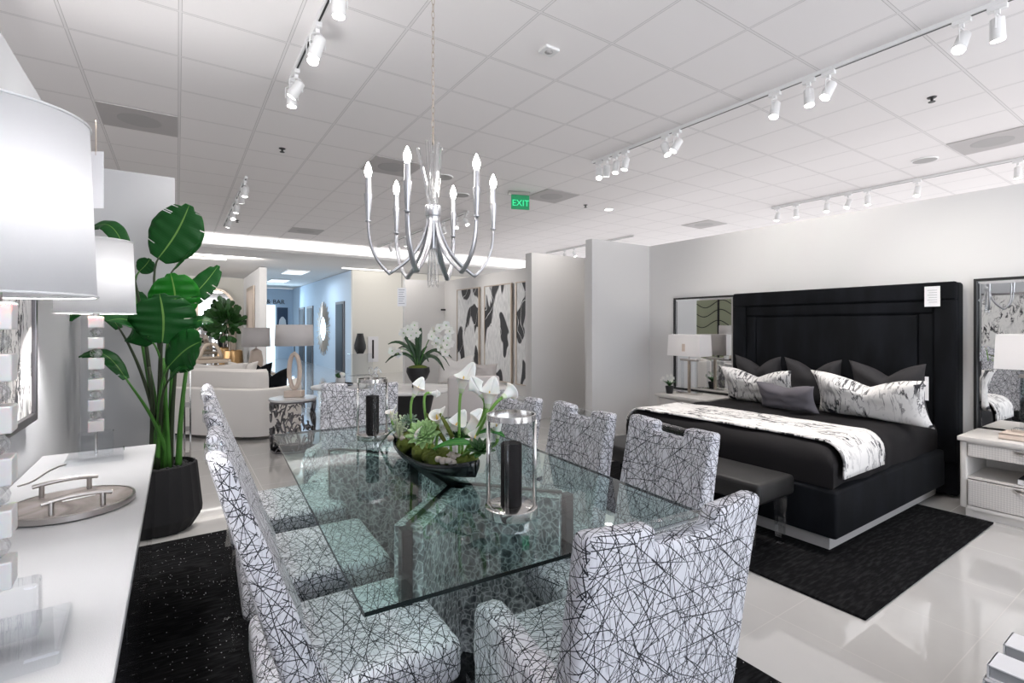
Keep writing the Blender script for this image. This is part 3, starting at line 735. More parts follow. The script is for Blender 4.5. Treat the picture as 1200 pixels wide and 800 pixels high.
ac.location = (.985, 1.10, 0); ac.rotation_euler = (0, 0, PI/2-.08); tag(ac, 'line-print armchair seen from behind at the near end of the table', 'chair')
ac2 = copy_tree(ac); ac2.location = (.985, 3.42, 0); ac2.rotation_euler = (0, 0, -PI/2-.45); tag(ac2, 'line-print armchair at the far end of the table, facing the camera', 'chair')

# ================================================================ lanterns + centrepiece
def lantern(loc, label, rz):
    e = thing('candle_lantern', label, 'lantern', loc, rz, 'nickel and glass lanterns')
    b = B(); lathe(b, [(0, 0), (.092, 0), (.094, .004), (.094, .032), (.090, .035), (0, .035)], (0,0,0), 48); obj('base', b, M['chrome'], e, 40)
    b = B(); lathe(b, [(.082, .338), (.088, .338), (.088, .358), (.082, .358), (.082, .338)], (0,0,0), 48); obj('top_ring', b, M['chrome'], e, 40)
    for k in range(4):
        a = k*PI/2+.5
        b = B(); tube(b, [(.084*math.cos(a), .084*math.sin(a), .035), (.084*math.cos(a), .084*math.sin(a), .34)], .0075, 10); obj('post', b, M['chrome'] if k % 2 else M['acrylic'], e, True)
    b = B(); lathe(b, [(.074, .036), (.074, .335)], (0,0,0), 40)
    for f in [f for f in b.faces if len(f.verts) > 4]: b.faces.remove(f)
    obj('glass_cylinder', b, M['thin'], e, True)
    b = B(); lathe(b, [(0, .036), (.038, .036), (.038, .25), (.034, .255), (0, .253)], (0,0,0), 32)
    obj('candle', b, M['candle'], e, 40)
    return e
ln1 = lantern((.987, 1.475, .7605), 'nearer nickel lantern with a charcoal candle, right of the flowers', .3)
ln2 = lantern((.965, 2.93, .7605), 'farther nickel lantern with a charcoal candle, left of the flowers', .9)
e = thing('glass_figurine', 'small clear crystal figurine showing above the farther lantern', 'figurine', (1.12, 3.35, .7605))
b = B(); lathe(b, [(0, 0), (.035, 0), (.035, .012), (.012, .02), (.010, .30), (.03, .33), (.0, .36)], (0,0,0), 16); obj('stem', b, M['crystal'], e, True)
b = B()
for a in range(3): tube(b, bez((0, 0, .34), (.03*math.cos(a*2), .03*math.sin(a*2), .4), (.05*math.cos(a*2+1), .05*math.sin(a*2+1), .4), (.045*math.cos(a*2+1.5), .045*math.sin(a*2+1.5), .35), 8), .006, 6)
obj('knot', b, M['crystal'], e, True)
# boat bowl
BC = Vector((1.005, 2.18, .7605))
e = thing('boat_bowl', 'long black glass boat-shaped bowl in the middle of the table', 'bowl', BC, math.radians(4))
b = B(); n = 30; rows = []
for i in range(n+1):
    v = -1+2*i/n; hw = .098*(1-abs(v)**2.6)**.62+.001; zr = .055+.055*abs(v)**2.2; row = []
    for k in range(13):
        a = -PI/2+PI*k/12; x = hw*math.sin(a); z = zr-(zr-.0*1-.045*abs(v)**2)*math.cos(a)**.8 if abs(math.cos(a)) > 1e-6 else zr
        row.append(b.verts.new((x, v*.37, max(0.0, z))))
    rows.append(row)
for i in range(n):
    for k in range(12): b.faces.new((rows[i][k], rows[i+1][k], rows[i+1][k+1], rows[i][k+1]))
solid(obj('shell', b, M['bowl'], e, True), -.006)
BM = Matrix.Translation(BC) @ Matrix.Rotation(math.radians(4), 4, 'Z')
# moss filling: stuff
b = B()
for i in range(26):
    t = bmesh.new(); y = -.30+.6*i/25; bmesh.ops.create_icosphere(t, subdivisions=3, radius=R.uniform(.03, .045))
    join(b, t, BM @ Matrix.Translation((R.uniform(-.04, .04), y, .055+.03*abs(y/.37)**2+R.uniform(-.006, .008))))
for v in b.verts: v.co += noise.noise_vector(v.co*70)*.012 + noise.noise_vector(v.co*200)*.005
tag(obj('moss', b, M['moss'], None, True), 'green moss filling the black boat bowl', 'moss', None, 'stuff')
def ctr(x, y, z): return BM @ Vector((x, y, z))
for k in range(16):
    b = B(); bmesh.ops.create_icosphere(b, subdivisions=2, radius=R.uniform(.011, .019)); s_ = R.uniform(.7, 1)
    for v in b.verts: v.co.z *= s_; v.co += noise.noise_vector(v.co*50)*.003
    near = k < 10
    o = obj('pebble', b, M['stone'], None, True, ctr(R.uniform(-.085, -.01), (-.22+R.uniform(-.07, .07)) if near else (.27+R.uniform(-.04, .04)), .088+R.uniform(0, .02)))
    tag(o, 'pale pebble lying in the near end of the boat bowl' if near else 'pale pebble lying in the far end of the boat bowl', 'pebble', 'pebbles in near end of bowl' if near else 'pebbles in far end of bowl')
def at_px(px, py, y_local):
    """point on the vertical plane through the bowl cross-section"""
    yy = BC.y+y_local; return PY(px, py, yy)
def calla(head, dirv, size, base, label, green=False, bend=None, open_=1.0):
    e = thing('calla_lily', label, 'flower', base, 0, 'white calla lilies in the boat bowl')
    base = Vector(base); head = Vector(head)-base; d = Vector(dirv).normalized()
    m1 = head*.3+Vector((0, 0, .01)); m2 = head - d*max(.02, head.length*.22)
    b = B(); tube(b, bez((0,0,0), m1, m2, head, 12), .0065, 8); obj('stem', b, M['callastem'], e, True)
    q = d.to_track_quat('Z', 'Y').to_matrix()
    b = B(); n, mseg = 12, 26; g = []
    for i in range(n+1):
        t = i/n; row = []
        for k in range(mseg+1):
            a = 2*PI*k/mseg; tip = max(0, math.cos(a)); c = tip**3
            r = size*(.10+.27*t**1.2+.24*open_*max(0, t-.6)**1.2*(1+.5*tip)); z = size*(t*(.85+.55*c*t) - .35*open_*max(0, t-.72)*(1.4-.9*c))
            ov = -.10*size*t*(a/(2*PI)-.5)
            row.append(b.verts.new(q @ Vector((r*math.cos(a)*(1+.15*c*t)+0, r*math.sin(a)+ov*math.cos(a)*0, z)) + head))
        g.append(row)
    for i in range(n):
        for k in range(mseg): b.faces.new((g[i][k], g[i][k+1], g[i+1][k+1], g[i+1][k]))
    for f in b.faces: f.material_index = 1 if f.calc_center_median().length and (f.verts[0].co-head).length < size*.22 else 0
    solid(obj('spathe', b, [M['petal'], M['petalg']], e, True), .0015)
    b = B(); tube(b, [head+d*size*.15, head+d*size*.5, head+d*size*.75], [size*.05, size*.055, size*.02], 8); obj('spadix', b, M['yellow'], e, True)
callas = [ # head px, head py, y_local, direction, size, base local, label
    (540, 452, .02, (.1, -.2, 1), .105, (0, .0, .09), 'tallest calla lily, upright in the middle of the bowl'),
    (484, 457, .22, (.5, -.2, 1), .085, (-.02, .2, .09), 'upright calla lily at the left of the bowl'),
    (566, 458, .0, (-.5, .2, .9), .085, (.02, .0, .09), 'calla lily with a crooked stem, right of the tallest one'),
    (571, 470, -.06, (.1, -.1, 1), .10, (.03, -.05, .09), 'large calla lily directly below the crooked one'),
    (588, 458, -.02, (.9, .2, .35), .085, (.04, .0, .09), 'calla lily pointing right toward the taupe chair'),
    (503, 452, .12, (.9, -.2, -.2), .05, (-.01, .14, .09), 'small calla lily nodding to the right on a hooked stem'),
    (513, 488, .0, (-.35, -.5, .8), .085, (-.02, .02, .09), 'calla lily facing the camera above the succulent'),
    (507, 502, -.06, (-1, -.2, .25), .115, (-.02, -.02, .09), 'wide calla lily reaching left over the green succulent'),
    (529, 503, -.12, (.3, -.3, 1), .095, (-.01, -.08, .09), 'wide open calla lily in the front centre of the bowl'),
    (544, 500, -.10, (.9, -.1, .7), .115, (.03, -.06, .09), 'pale green calla lily opening to the right'),
    (554, 515, -.24, (.1, -.3, 1), .075, (.0, -.2, .09), 'small low calla lily near the lantern'),
    (583, 505, -.05, (-.15, -.1, 1), .085, (.06, -.08, .09), 'thin greenish calla lily just left of the lantern post'),
    (459, 484, .32, (-.2, -.2, 1), .075, (-.03, .27, .09), 'yellowish calla lily at the far left of the bowl'),
]
def at_len(px, py, xl): return PX(px, py, BC.x+.015+xl)
for px, py, yl, dv, sz, bl, lb in callas:
    hp = at_len(px, py+8, bl[0]*1.2); yb = max(-.27, min(.27, hp.y-BC.y+dv[0]*-.03)); calla(hp, dv, sz*.95, ctr(bl[0]*.8, yb*.92, .09), lb)
def rosette(c, r, label, mat, n=46, up=(0,-.2,1)):
    b = B(); q = Vector(up).normalized().to_track_quat('Z', 'Y').to_matrix()
    for i in range(n):
        a = i*2.39996; f = (i+1)/n; ln = r*(.35+.65*f); el = 1.25-1.15*f
        d = Vector((math.cos(a)*math.cos(el), math.sin(a)*math.cos(el), math.sin(el))); nn = Vector((-math.cos(a)*math.sin(el), -math.sin(a)*math.sin(el), math.cos(el)))
        pts = [q @ (d*ln*t + nn*(.12*r*t*t)) for t in (0, .3, .6, .85, 1)]
        blade(b, pts, [ln*w for w in (.10, .16, .17, .10, .004)], q @ nn, .35, 2)
    o = solid(obj('succulent', b, mat, None, True, c), .0035); tag(o, label, 'succulent', 'succulents in the bowl'); return o
rosette(PX(497, 510, .93), .088, 'bright green pointed succulent rosette at the bowl rim', M['succ'], 60, (-.5, -.6, .8))
rosette(PX(480, 493, .98), .05, 'grey-green succulent rosette left of the bright one', M['succb'], 40, (-.3, -.5, 1))
rosette(PX(467, 502, .96), .045, 'small grey-green succulent rosette at the far left of the bowl', M['succb'], 34, (-.3, -.5, 1))
rosette(PX(563, 528, 1.0), .07, 'leafy yellow-green succulent by the near end of the bowl', M['fiddle'], 30, (-.2, -.4, 1))
rosette(PX(536, 512, 1.03), .07, 'dark green leafy succulent in the middle of the bowl', M['fiddle'], 34, (.1, -.3, 1))
b = B()
for i in range(60):
    p = ctr(-.05+R.uniform(-.035, .035), .27+R.uniform(-.06, .05), .14+R.uniform(0, .085)); t = bmesh.new(); bmesh.ops.create_icosphere(t, subdivisions=1, radius=.0045); join(b, t, Matrix.Translation(p))
    tube(b, [ctr(-.04, .27, .09), p], .0007, 3, cap=False)
tag(obj('baby_breath', b, M['petalg'], None, True), 'cloud of tiny pale buds at the left end of the bowl', 'flowers', None, 'stuff')
def leafobj(name, base, tip, hw, nrm, mat, label, cat='leaf', sag=.02, fold=.15, grp=None, n=10):
    base, tip = Vector(base), Vector(tip); b = B(); pts = []; ws = []
    for i in range(n+1):
        t = i/n; pts.append(base.lerp(tip, t)+Vector((0, 0, sag*math.sin(PI*t)))-base); ws.append(hw*max(.02, math.sin(PI*min(1, t*.94+.05))**.75))
    blade(b, pts, ws, nrm, fold, 6); o = solid(obj(name, b, mat, None, True, base), .0015); return tag(o, label, cat, grp)
leafobj('broad_leaf', PX(478, 497, 1.0), PX(442, 526, .93), .03, (-.2, -.5, .9), M['leafA'], 'dark leaf drooping over the far left end of the bowl', sag=.03)
leafobj('broad_leaf', PX(553, 520, 1.0), PX(506, 526, .91), .032, (-.1, -.4, .9), M['leafB'], 'toothed bright leaf over the front rim of the bowl', sag=.015)
leafobj('broad_leaf', PX(560, 508, 1.02), PX(592, 512, 1.1), .03, (.2, -.4, .9), M['leafB'], 'bright leaf behind the near lantern', sag=.02)
for k, (p0, p1) in enumerate((((522, 518), (500, 485)), ((530, 512), (516, 485)))):
    b = B(); tube(b, [PX(*p0, .985), PX((p0[0]+p1[0])/2, (p0[1]+p1[1])/2-1, .985), PX(*p1, .985)], [.009, .010, .006], 8)
    tag(obj('moss_branch', b, M['moss'], None, True), ['mossy brown branch left of the front calla lily', 'mossy brown branch touching the front calla lily'][k], 'branch')

# ================================================================ chandelier
CX, CY = 1.02, 2.20
e = thing('chandelier', 'silver six-arm chandelier with crystal rods hanging over the table', 'chandelier', (CX, CY, 0))
b = B(); lathe(b, [(.034, 1.955), (.037, 1.96), (.037, 2.005), (.034, 2.01), (.034, 1.955)], (0,0,0), 28); lathe(b, [(.0, 1.80), (.02, 1.80), (.025, 1.86), (.033, 1.954)], (0,0,0), 24); obj('hub', b, M['silver'], e, 40)
for k in range(6):
    a = math.radians(-162+60*k) ; lat, dep = math.cos(a), math.sin(a)
    # lat along camera right, depth along camera forward
    dx = Vector((CS, -SN, 0))*lat + Vector((SN, CS, 0))*dep
    r = lambda rr, z: dx*rr + Vector((0,0,z))
    pts = bez(r(.022, 1.965), r(.04, 1.80), r(.12, 1.735), r(.205, 1.675), 14)
    b = B(); tube(b, pts, [.013+.004*math.sin(PI*j/14) for j in range(15)], 8, .55); tube(b, bez(r(.20, 1.672), r(.27, 1.73), r(.30, 1.80), r(.300, 1.915), 14), [.0145-.004*j/14 for j in range(15)], 8, .55)
    arm = obj('arm', b, M['silver'], e, True)
    b = B(); c = dx*.30; lathe(b, [(0, 1.912), (.014, 1.912), (.014, 1.918), (.009, 1.92), (.016, 2.01), (.019, 2.04), (.0135, 2.042), (.0125, 2.115), (0, 2.115)], (c.x, c.y, 0), 16); obj('candle_sleeve', b, M['silver'], arm, 40)
    b = B(); lathe(b, [(0, 2.115), (.010, 2.118), (.0165, 2.14), (.015, 2.155), (.006, 2.18), (0, 2.19)], (c.x, c.y, 0), 14); obj('bulb', b, M['bulb'], arm, True)
    light('POINT', 'candle_glow', (CX+c.x, CY+c.y, 2.2), 1.2, (1, .96, .92), shadow_soft_size=.02)
for k in range(9):
    a = k*2.4; sp = [.0, .03, .05, .02, .085, .04, .01, .07, .055][k]; ht = [2.36, 2.33, 2.30, 2.34, 2.27, 2.29, 2.35, 2.25, 2.31][k]
    b = B(); tube(b, [(.012*math.cos(a), .012*math.sin(a), 1.99), (sp*1.0*math.cos(a), sp*math.sin(a), ht-.012), (sp*1.03*math.cos(a), sp*1.03*math.sin(a), ht)], [.009, .0095, .001], 6); obj('crystal_rod', b, M['crystal'], e)
for k in range(6):
    a = k*PI/3; b = B(); tube(b, [(.012*math.cos(a), .012*math.sin(a), 1.86), (.022*math.cos(a), .022*math.sin(a), 1.63+.02*(k % 2)), (.026*math.cos(a), .026*math.sin(a), 1.615+.02*(k % 2))], [.008, .0085, .001], 6); obj('crystal_drop', b, M['crystal'], e)
b = B(); n = 30
for k in range(n):
    z = 2.37+(CE-2.37)*k/n; hh = (CE-2.37)/n*.62; q = []
    for i in range(10):
        t = 2*PI*i/9; x = .007*math.cos(t); z2 = hh*math.sin(t)
        q.append((x, 0, z+z2) if k % 2 else (0, x, z+z2))
    tube(b, q, .0017, 4, cap=False)
tube(b, [(0, 0, 2.30), (0, 0, 2.37)], .004, 6); obj('chain', b, M['goldf'], e, True)
b = B(); lathe(b, [(.06, CE-.001), (.06, CE-.012), (.01, CE-.03), (0, CE-.03)], (0,0,0), 24); obj('canopy', b, M['silver'], e, 40)
e2 = thing('price_tag', 'white price tag hanging by a string from the chandelier arm', 'tag', (0,0,0))
p = PT(471, 348, 2.45)
b = B(); box(b, -.022, .022, -.0008, .0008, -.045, .045); tg = obj('card', b, M['paper'], e2, None, p, (0, 0, -TH))
b = B()
for k in range(7): box(b, -.016, .014-(k % 3)*.004, -.0014, -.0009, .034-k*.011, .0365-k*.011)
obj('print', b, M['ink'], tg)
b = B(); tube(b, [PT(471, 337, 2.45), PT(471, 318, 2.45)], .0012, 5); obj('string', b, M['frame'], e2)

# ================================================================ paddle plant
PC = Vector((-.085, 4.28, 0))
e = thing('potted_plant', 'tall paddle-leaf plant in a fluted charcoal pot behind the console', 'plant', PC)
fl = lambda a, z: 1-.035*abs(math.sin(a*9))
b = B(); lathe(b, [(.16, 0), (.175, .01), (.235, .10), (.238, .14), (.205, .46), (.19, .465), (.185, .43)], (0,0,0), 144, fl); obj('pot', b, M['pot'], e, 25)
b = B()
for i in range(260):
    r_ = .175*math.sqrt(R.random()); a = R.uniform(0, 2*PI); t = bmesh.new(); bmesh.ops.create_icosphere(t, subdivisions=1, radius=R.uniform(.012, .018)); join(b, t, Matrix.Translation((r_*math.cos(a), r_*math.sin(a), .43+R.uniform(0, .012))) @ Matrix.Diagonal((1, 1, .6, 1)))
tag(obj('pebbles', b, M['pebble'], e, True), None, None, None, 'stuff')
leaves = [ # base px, tip px, half width (m), depth base, depth tip, mat, sag, normal tweak
    ((185, 303), (222, 240), .165, 3.45, 3.45, 'A', 0, (-.2, -1, .1), 6),
    ((205, 372), (200, 320), .150, 3.40, 3.30, 'B', 0, (.1, -1, .2), 5),
    ((190, 402), (187, 344), .185, 3.25, 3.15, 'A', 0, (0, -1, .15), 5),
    ((180, 402), (125, 376), .13, 3.3, 3.0, 'A', .03, (-.3, -.8, .6), 4),
    ((140, 385), (74, 380), .065, 3.25, 3.1, 'A', .07, (0, -.5, .8), 5),
    ((197, 430), (236, 400), .135, 3.25, 3.15, 'A', .02, (-.3, -1, .4), 4),
    ((212, 392), (250, 378), .055, 3.5, 3.6, 'A', .03, (0, -.7, .7), 5),
    ((210, 360), (256, 311), .085, 3.5, 3.65, 'A', 0, (-.3, -1, .3), 6),
    ((203, 316), (240, 272), .035, 3.45, 3.55, 'A', 0, (-.8, -.3, .3), 8),
    ((163, 318), (176, 303), .06, 3.5, 3.5, 'A', 0, (-.1, -1, .1), 0),
    ((150, 300), (106, 268), .06, 3.3, 3.3, 'A', .05, (-.1, -.6, .6), 0),
    ((148, 444), (92, 418), .055, 3.2, 3.15, 'A', .04, (0, -.5, .8), 3),
    ((198, 445), (222, 431), .03, 3.2, 3.2, 'A', .02, (-.1, -.5, .8), 0),
    ((164, 372), (160, 340), .06, 3.5, 3.5, 'A', 0, (.3, -1, 0), 0),
]
def paddle(bp, tp, hw, t0, t1, mt, sag, nr, nn, k):
    p0 = PT(*bp, t0); p1 = PT(*tp, t1); n = 64; b = B(); pts = []; ws = []
    side = (p1-p0).cross(Vector(nr)).normalized()
    for i in range(n+1):
        t = i/n; pts.append(p0.lerp(p1, t)+Vector((0, 0, sag*2*math.sin(PI*t)))+side*.04*math.sin(PI*t)*(p1-p0).length-PC)
        w = hw*max(.015, (math.sin(PI*min(1, t*.90+.06)))**.62)
        if t > .93: w *= .55
        ws.append(w)
    uv = b.loops.layers.uv.verify(); kl = b.faces.layers.int.new('keep'); rows = []; NU = 10
    cuts = {}
    for q in range(nn): cuts[(R.randint(5, n-5), R.choice((0, 1)))] = R.uniform(.25, .5)
    for i, p in enumerate(pts):
        d = (pts[min(i+1, n)]-pts[max(i-1, 0)]).normalized(); m_ = Vector(nr); m_ = (m_-d*m_.dot(d)).normalized(); s = d.cross(m_)
        row = []
        for q in range(NU+1):
            a = -1+2*q/NU; row.append(b.verts.new(p+s*ws[i]*a+m_*ws[i]*(.16*abs(a)-.22*a*a+.03*math.sin(i*.5+a*2)*abs(a))))
        rows.append(row)
    for i in range(n):
        for q in range(NU):
            sd = 0 if q < NU/2 else 1; out_ = abs((q+.5)/NU*2-1)
            if (i, sd) in cuts and out_ > 1-cuts[(i, sd)]: continue
            f = b.faces.new((rows[i][q], rows[i][q+1], rows[i+1][q+1], rows[i+1][q])); f[kl] = 1
            for lp, (c1, c2) in zip(f.loops, ((q, i), (q+1, i), (q+1, i+1), (q, i+1))): lp[uv].uv = (c1/NU, c2/n)
    lf = solid(obj('leaf', b, M['leaf'+mt], e, True), .002)
    base = Vector((R.uniform(-.05, .06), R.uniform(-.04, .05), .43)); top = pts[0]
    b = B(); mid = Vector((base.x*.6+top.x*.15, base.y, (base.z+top.z)/2)); dd = (pts[1]-pts[0]).normalized()
    tube(b, bez(base, mid, top-dd*.15, pts[2], 14), [.016-.011*j/14 for j in range(15)], 8)
    obj('stalk', b, M['stem'] if k % 2 else M['stemd'], e, True)
for k, lf in enumerate(leaves): paddle(*lf, k)
for k in range(4):
    b = B(); x = -.06+.05*k; tube(b, bez((x, .0, .42), (x*1.1, 0, .6), (x*.9+.01, -.03, .8), (x*1.6+.02, -.08, 1.15+.06*k), 10), [.022-.0012*j for j in range(11)], 8); obj('cane', b, M['stem'] if k in (1, 3) else M['stemd'], e, True)
e = thing('folding_screen', 'slim silver rod screen beside the curved sofa and grey wall', 'screen', (.065, 5.95, 0))
for k in range(2):
    b = B(); box(b, -.015+k*.05, .0+k*.05, -.01, .01, 0, 1.16, .002, 1); obj('upright', b, M['chrome'], e)
for z in (.12, .38, .62, .86, 1.12):
    b = B(); box(b, .0, .035, -.008, .008, z, z+.05); obj('rung', b, M['nickel'], e)

# ================================================================ bed
e = thing('bed', 'king bed with tall black velvet headboard and upholstered frame', 'bed', (4.4, 2.35, 0))
b = B(); box(b, 0.93, 1.09, -.99, .99, .02, 1.80, .03, 3); hb = obj('headboard', b, M['velvet'], e, 50)
def ring(bm, x, y, z0, z1, wd, dpt):
    for (a0, a1, c0, c1) in ((-y, y, z1-wd, z1), (-y, -y+wd, z0, z1-wd), (y-wd, y, z0, z1-wd)):
        box(bm, x-dpt, x+.01, a0, a1, c0, c1, .018, 3)
b = B(); ring(b, .93, .99, .3, 1.80, .15, .035); obj('outer_channel', b, M['velvet'], e, 50)
b = B(); ring(b, .93, .84, .3, 1.648, .11, .015); obj('inner_channel', b, M['velvet'], e, 50)
b = B(); box(b, .915, .94, -.725, .725, .3, 1.53, .02, 3); obj('centre_panel', b, M['velvet'], e, 50)
b = B(); box(b, -1.02, .93, -.91, .91, .10, .40, .02, 3); obj('frame', b, M['velvet'], e, 50)
b = B(); box(b, -.97, .92, -.85, .85, .014, .10); obj('plinth', b, M['plinth'], e)
def softbox(x0, x1, y0, y1, z0, z1, rad, wr=.006, nx=40, ny=44, seed=0, sc=3.5, sag=None):
    bm = bmesh.new(); g = []
    prof = []
    hz = z1-z0
    def drape(s, lo, hi):   # s in -1..2: <0 hanging at low side
        pass
    us = [i/nx for i in range(nx+1)]; g = []
    Lx = (x1-x0)+2*hz; Ly = (y1-y0)+2*hz
    def fold(s, a0, a1):
        if s < hz-rad: return a0, z0+s
        if s < hz-rad+rad*PI/2:
            q = (s-(hz-rad))/rad; return a0+rad*(1-math.cos(q)), z1-rad+rad*math.sin(q)
        return None
    def mp(s, a0, a1):
        tot = 2*(hz-rad)+rad*PI+(a1-a0-2*rad); s = s*tot
        r = fold(s, a0, a1)
        if r: return r
        r = fold(tot-s, a0, a1)
        if r: return a1-(r[0]-a0), r[1]
        return a0+rad+(s-(hz-rad)-rad*PI/2), z1
    for i in range(nx+1):
        row = []
        xx, zx = mp(i/nx, x0, x1)
        for j in range(ny+1):
            yy, zy = mp(j/ny, y0, y1); z = min(zx, zy) if True else 0
            p = Vector((xx, yy, z))
            d = noise.noise(Vector((xx*sc, yy*sc*1.3, z*2+seed)))*wr*2
            p.z += d if z > z1-.1 else 0; 
            if z < z1-.04: p += Vector((0, -1 if yy < (y0+y1)/2 else 1, 0))*d*1.5 + Vector((-1, 0, 0))*d
            row.append(bm.verts.new(p))
        g.append(row)
    for i in range(nx):
        for j in range(ny): bm.faces.new((g[i][j], g[i+1][j], g[i+1][j+1], g[i][j+1]))
    bmesh.ops.recalc_face_normals(bm, faces=bm.faces)
    return bm
b = B(); box(b, 3.46, 5.3, 1.52, 3.18, .40, .60, .05, 3); tag(obj('mattress', b, M['bed'], None, 50), 'mattress under the black bedding on the velvet bed', 'mattress')
b = softbox(3.42, 5.32, 1.48, 3.22, .405, .66, .13, .009, 54, 54, 0, 4.0); o = obj('duvet', b, M['bed'], None, True); tag(o, 'black duvet covering the bed', 'duvet')
b = softbox(3.50, 4.16, 1.46, 3.24, .41, .676, .14, .006, 20, 60, 5, 4)
for v in list(b.verts):
    pass
# keep only the top and the two long hanging sides of the runner
b.faces.ensure_lookup_table()
bm2 = bmesh.new(); n = 60; g = []
for i in range(17):
    row = []
    for j in range(n+1):
        s = j/n; hz, rad = .215, .13; y0, y1, z1 = 1.455, 3.245, .675; tot = 2*(hz-rad)+rad*PI+(y1-y0-2*rad); ss = s*tot
        def fo(q):
            if q < hz-rad: return y0, z1-hz+q
            if q < hz-rad+rad*PI/2:
                w = (q-(hz-rad))/rad; return y0+rad*(1-math.cos(w)), z1-rad+rad*math.sin(w)
        r_ = fo(ss)
        if r_ is None:
            r_ = fo(tot-ss)
            if r_: r_ = (y0+y1-r_[0], r_[1])
            else: r_ = (y0+rad+(ss-(hz-rad)-rad*PI/2), z1)
        x = 3.50+.62*i/16 + (.06 if False else 0) + .03*math.sin(s*5); z = r_[1]; y = r_[0]
        d = noise.noise(Vector((x*6, y*5, 3)))*.008
        row.append(bm2.verts.new((x, y-(d if z < z1-.05 and y < 2 else 0), z+(d if z >= z1-.05 else 0))))
    g.append(row)
for i in range(16):
    for j in range(n): bm2.faces.new((g[i][j], g[i+1][j], g[i+1][j+1], g[i][j+1]))
b.free(); bmesh.ops.recalc_face_normals(bm2, faces=bm2.faces)
o = solid(obj('bed_throw', bm2, M['marble'], None, True), .012); tag(o, 'white marble-print runner folded across the foot of the bed', 'throw')
o.modifiers['thick'].offset = 1
def put_pillow(name, px, py_base, x, w, h, t, chop, mat, label, grp, tilt=.25, rz=0.0, roll=0.0, zb=.645, seed=0):
    p = PX(px, py_base, x); b = pillow(w, h, t, chop, seed)
    o = obj(name, b, mat, None, True, (x, p.y, zb), (0, 0, 0))
    o.rotation_euler = (Matrix.Rotation(PI/2+rz, 4, 'Z') @ Matrix.Rotation(-tilt, 4, 'X') @ Matrix.Rotation(roll, 4, 'Y')).to_euler()
    return tag(o, label, 'pillow', grp)
for px, lb, w in ((893, 'charcoal pillow nearest the left nightstand', .50), (957, 'charcoal pillow in the middle of the headboard', .52), (1043, 'charcoal pillow on the right of the headboard', .56)):
    put_pillow('bed_pillow', px, 440, 5.12, w, .48, .17, .24, M['pillowk'], lb, 'charcoal pillows against the headboard', .2, 0, 0, .66, px)
put_pillow('bed_pillow', 893, 470, 4.86, .74, .40, .16, .26, M['marble'], 'marble-print pillow on the left of the bed', 'marble-print pillows', .42, 0, 0, .66, 3)
put_pillow('bed_pillow', 1022, 470, 4.78, .84, .42, .17, .28, M['marble'], 'marble-print pillow on the right of the bed', 'marble-print pillows', .42, -.05, -.03, .66, 9)
put_pillow('bed_pillow', 925, 470, 4.60, .52, .27, .13, .16, M['greyw'], 'small grey woven lumbar pillow in front of the others', 'x', .4, 0, 0, .67, 5)
del bpy.data.objects[[o.name for o in bpy.data.objects if o.get('group') == 'x'][0]]['group']
e = thing('price_tag', 'white price card clipped to the top right of the black headboard', 'tag', (5.28, 1.50, 1.68))
b = B(); box(b, -.003, 0, -.04, .065, -.085, .085); obj('card', b, M['paper'], e)
b = B()
for k in range(6): box(b, -.0045, -.0031, -.02-.0, .045-(k % 2)*.01, .05-k*.02, .053-k*.02)
obj('print', b, M['ink'], e)
e = thing('price_tag', 'narrow white paper tag hanging at the right edge of the charcoal pillow', 'tag', PX(1086, 450, 4.98))
b = B(); box(b, -.002, .002, -.012, .012, -.13, .06); obj('card', b, M['paper'], e)

# bench
e = thing('bench', 'black leather bench with clear acrylic legs at the foot of the bed', 'bench', (3.10, 2.38, 0))
b = B(); box(b, -.21, .21, -.73, .73, .345, .475, .028, 3); obj('cushion', b, M['leather'], e, 50)
for sx in (-1, 1):
    for sy in (-1, 1):
        b = B(); taper(b, .030, .020, .0145, .345, (sx*.175, sy*.65)); obj('leg', b, M['crystal'], e)

# ================================================================ nightstands
def nightstand(loc, label):
    e = thing('nightstand', label, 'nightstand', loc, 0, 'whitewashed nightstands')
    # local: front faces -x, width along y (0..w)
    w, dp = .72, .50
    b = B(); box(b, -.015, dp, -.01, w+.01, .565, .60, .006, 2); obj('top', b, M['oakw'], e, 40)
    b = B(); box(b, .01, dp, 0, .045, .06, .565, .012, 3); box(b, .01, dp, w-.045, w, .06, .565, .012, 3); box(b, dp-.02, dp, .045, w-.045, .06, .565); box(b, .0, dp-.02, .045, w-.045, .06, .085); box(b, .02, dp-.02, .045, w-.045, .285, .30); box(b, .0, dp-.02, .045, w-.045, .555, .565); obj('carcass', b, M['oakw'], e, 40)
    m_, nt_, out_ = (M.get('tx'), None, None) if M.get('tx') else newmat('woven_drawer_front')
    if nt_:
        bb = bsdf(nt_, out_, (.64, .61, .58), .5); ck = tex(nt_, 'ShaderNodeTexChecker', coords(nt_, 'UV', (1, 1, 1), (0, 0, .785)), Scale=90.0); bump(nt_, bb, ck.outputs[1], .6, .004); L(nt_, mixc(nt_, ck.outputs[1], (.66, .63, .60), (.55, .52, .50)), bb.inputs['Base Color']); M['tx'] = m_
    for z0, z1 in ((.09, .28), (.455, .55)):
        b = B(); box(b, -.002, .016, .05, w-.05, z0, z1, .003, 1); d = obj('drawer', b, M['tx'], e)
        b = B(); tube(b, bez((-.004, .30, z1-.008), (-.02, .31, z1-.045), (-.02, .41, z1-.045), (-.004, .42, z1-.008), 10), .006, 8, .5); box(b, -.006, -.002, .30, .42, z1-.022, z1-.008); obj('pull', b, M['nickel'], d, True)
    b = B(); box(b, .03, dp-.03, .03, w-.03, 0, .06); obj('plinth', b, M['oakw'], e)
    return e
ns = nightstand((4.93, .53, 0), 'whitewashed nightstand right of the bed with a black book inside')
ns2 = copy_tree(ns); ns2.location = (4.93, 3.42, 0); tag(ns2, 'whitewashed nightstand left of the bed with lamp and potted orchid')
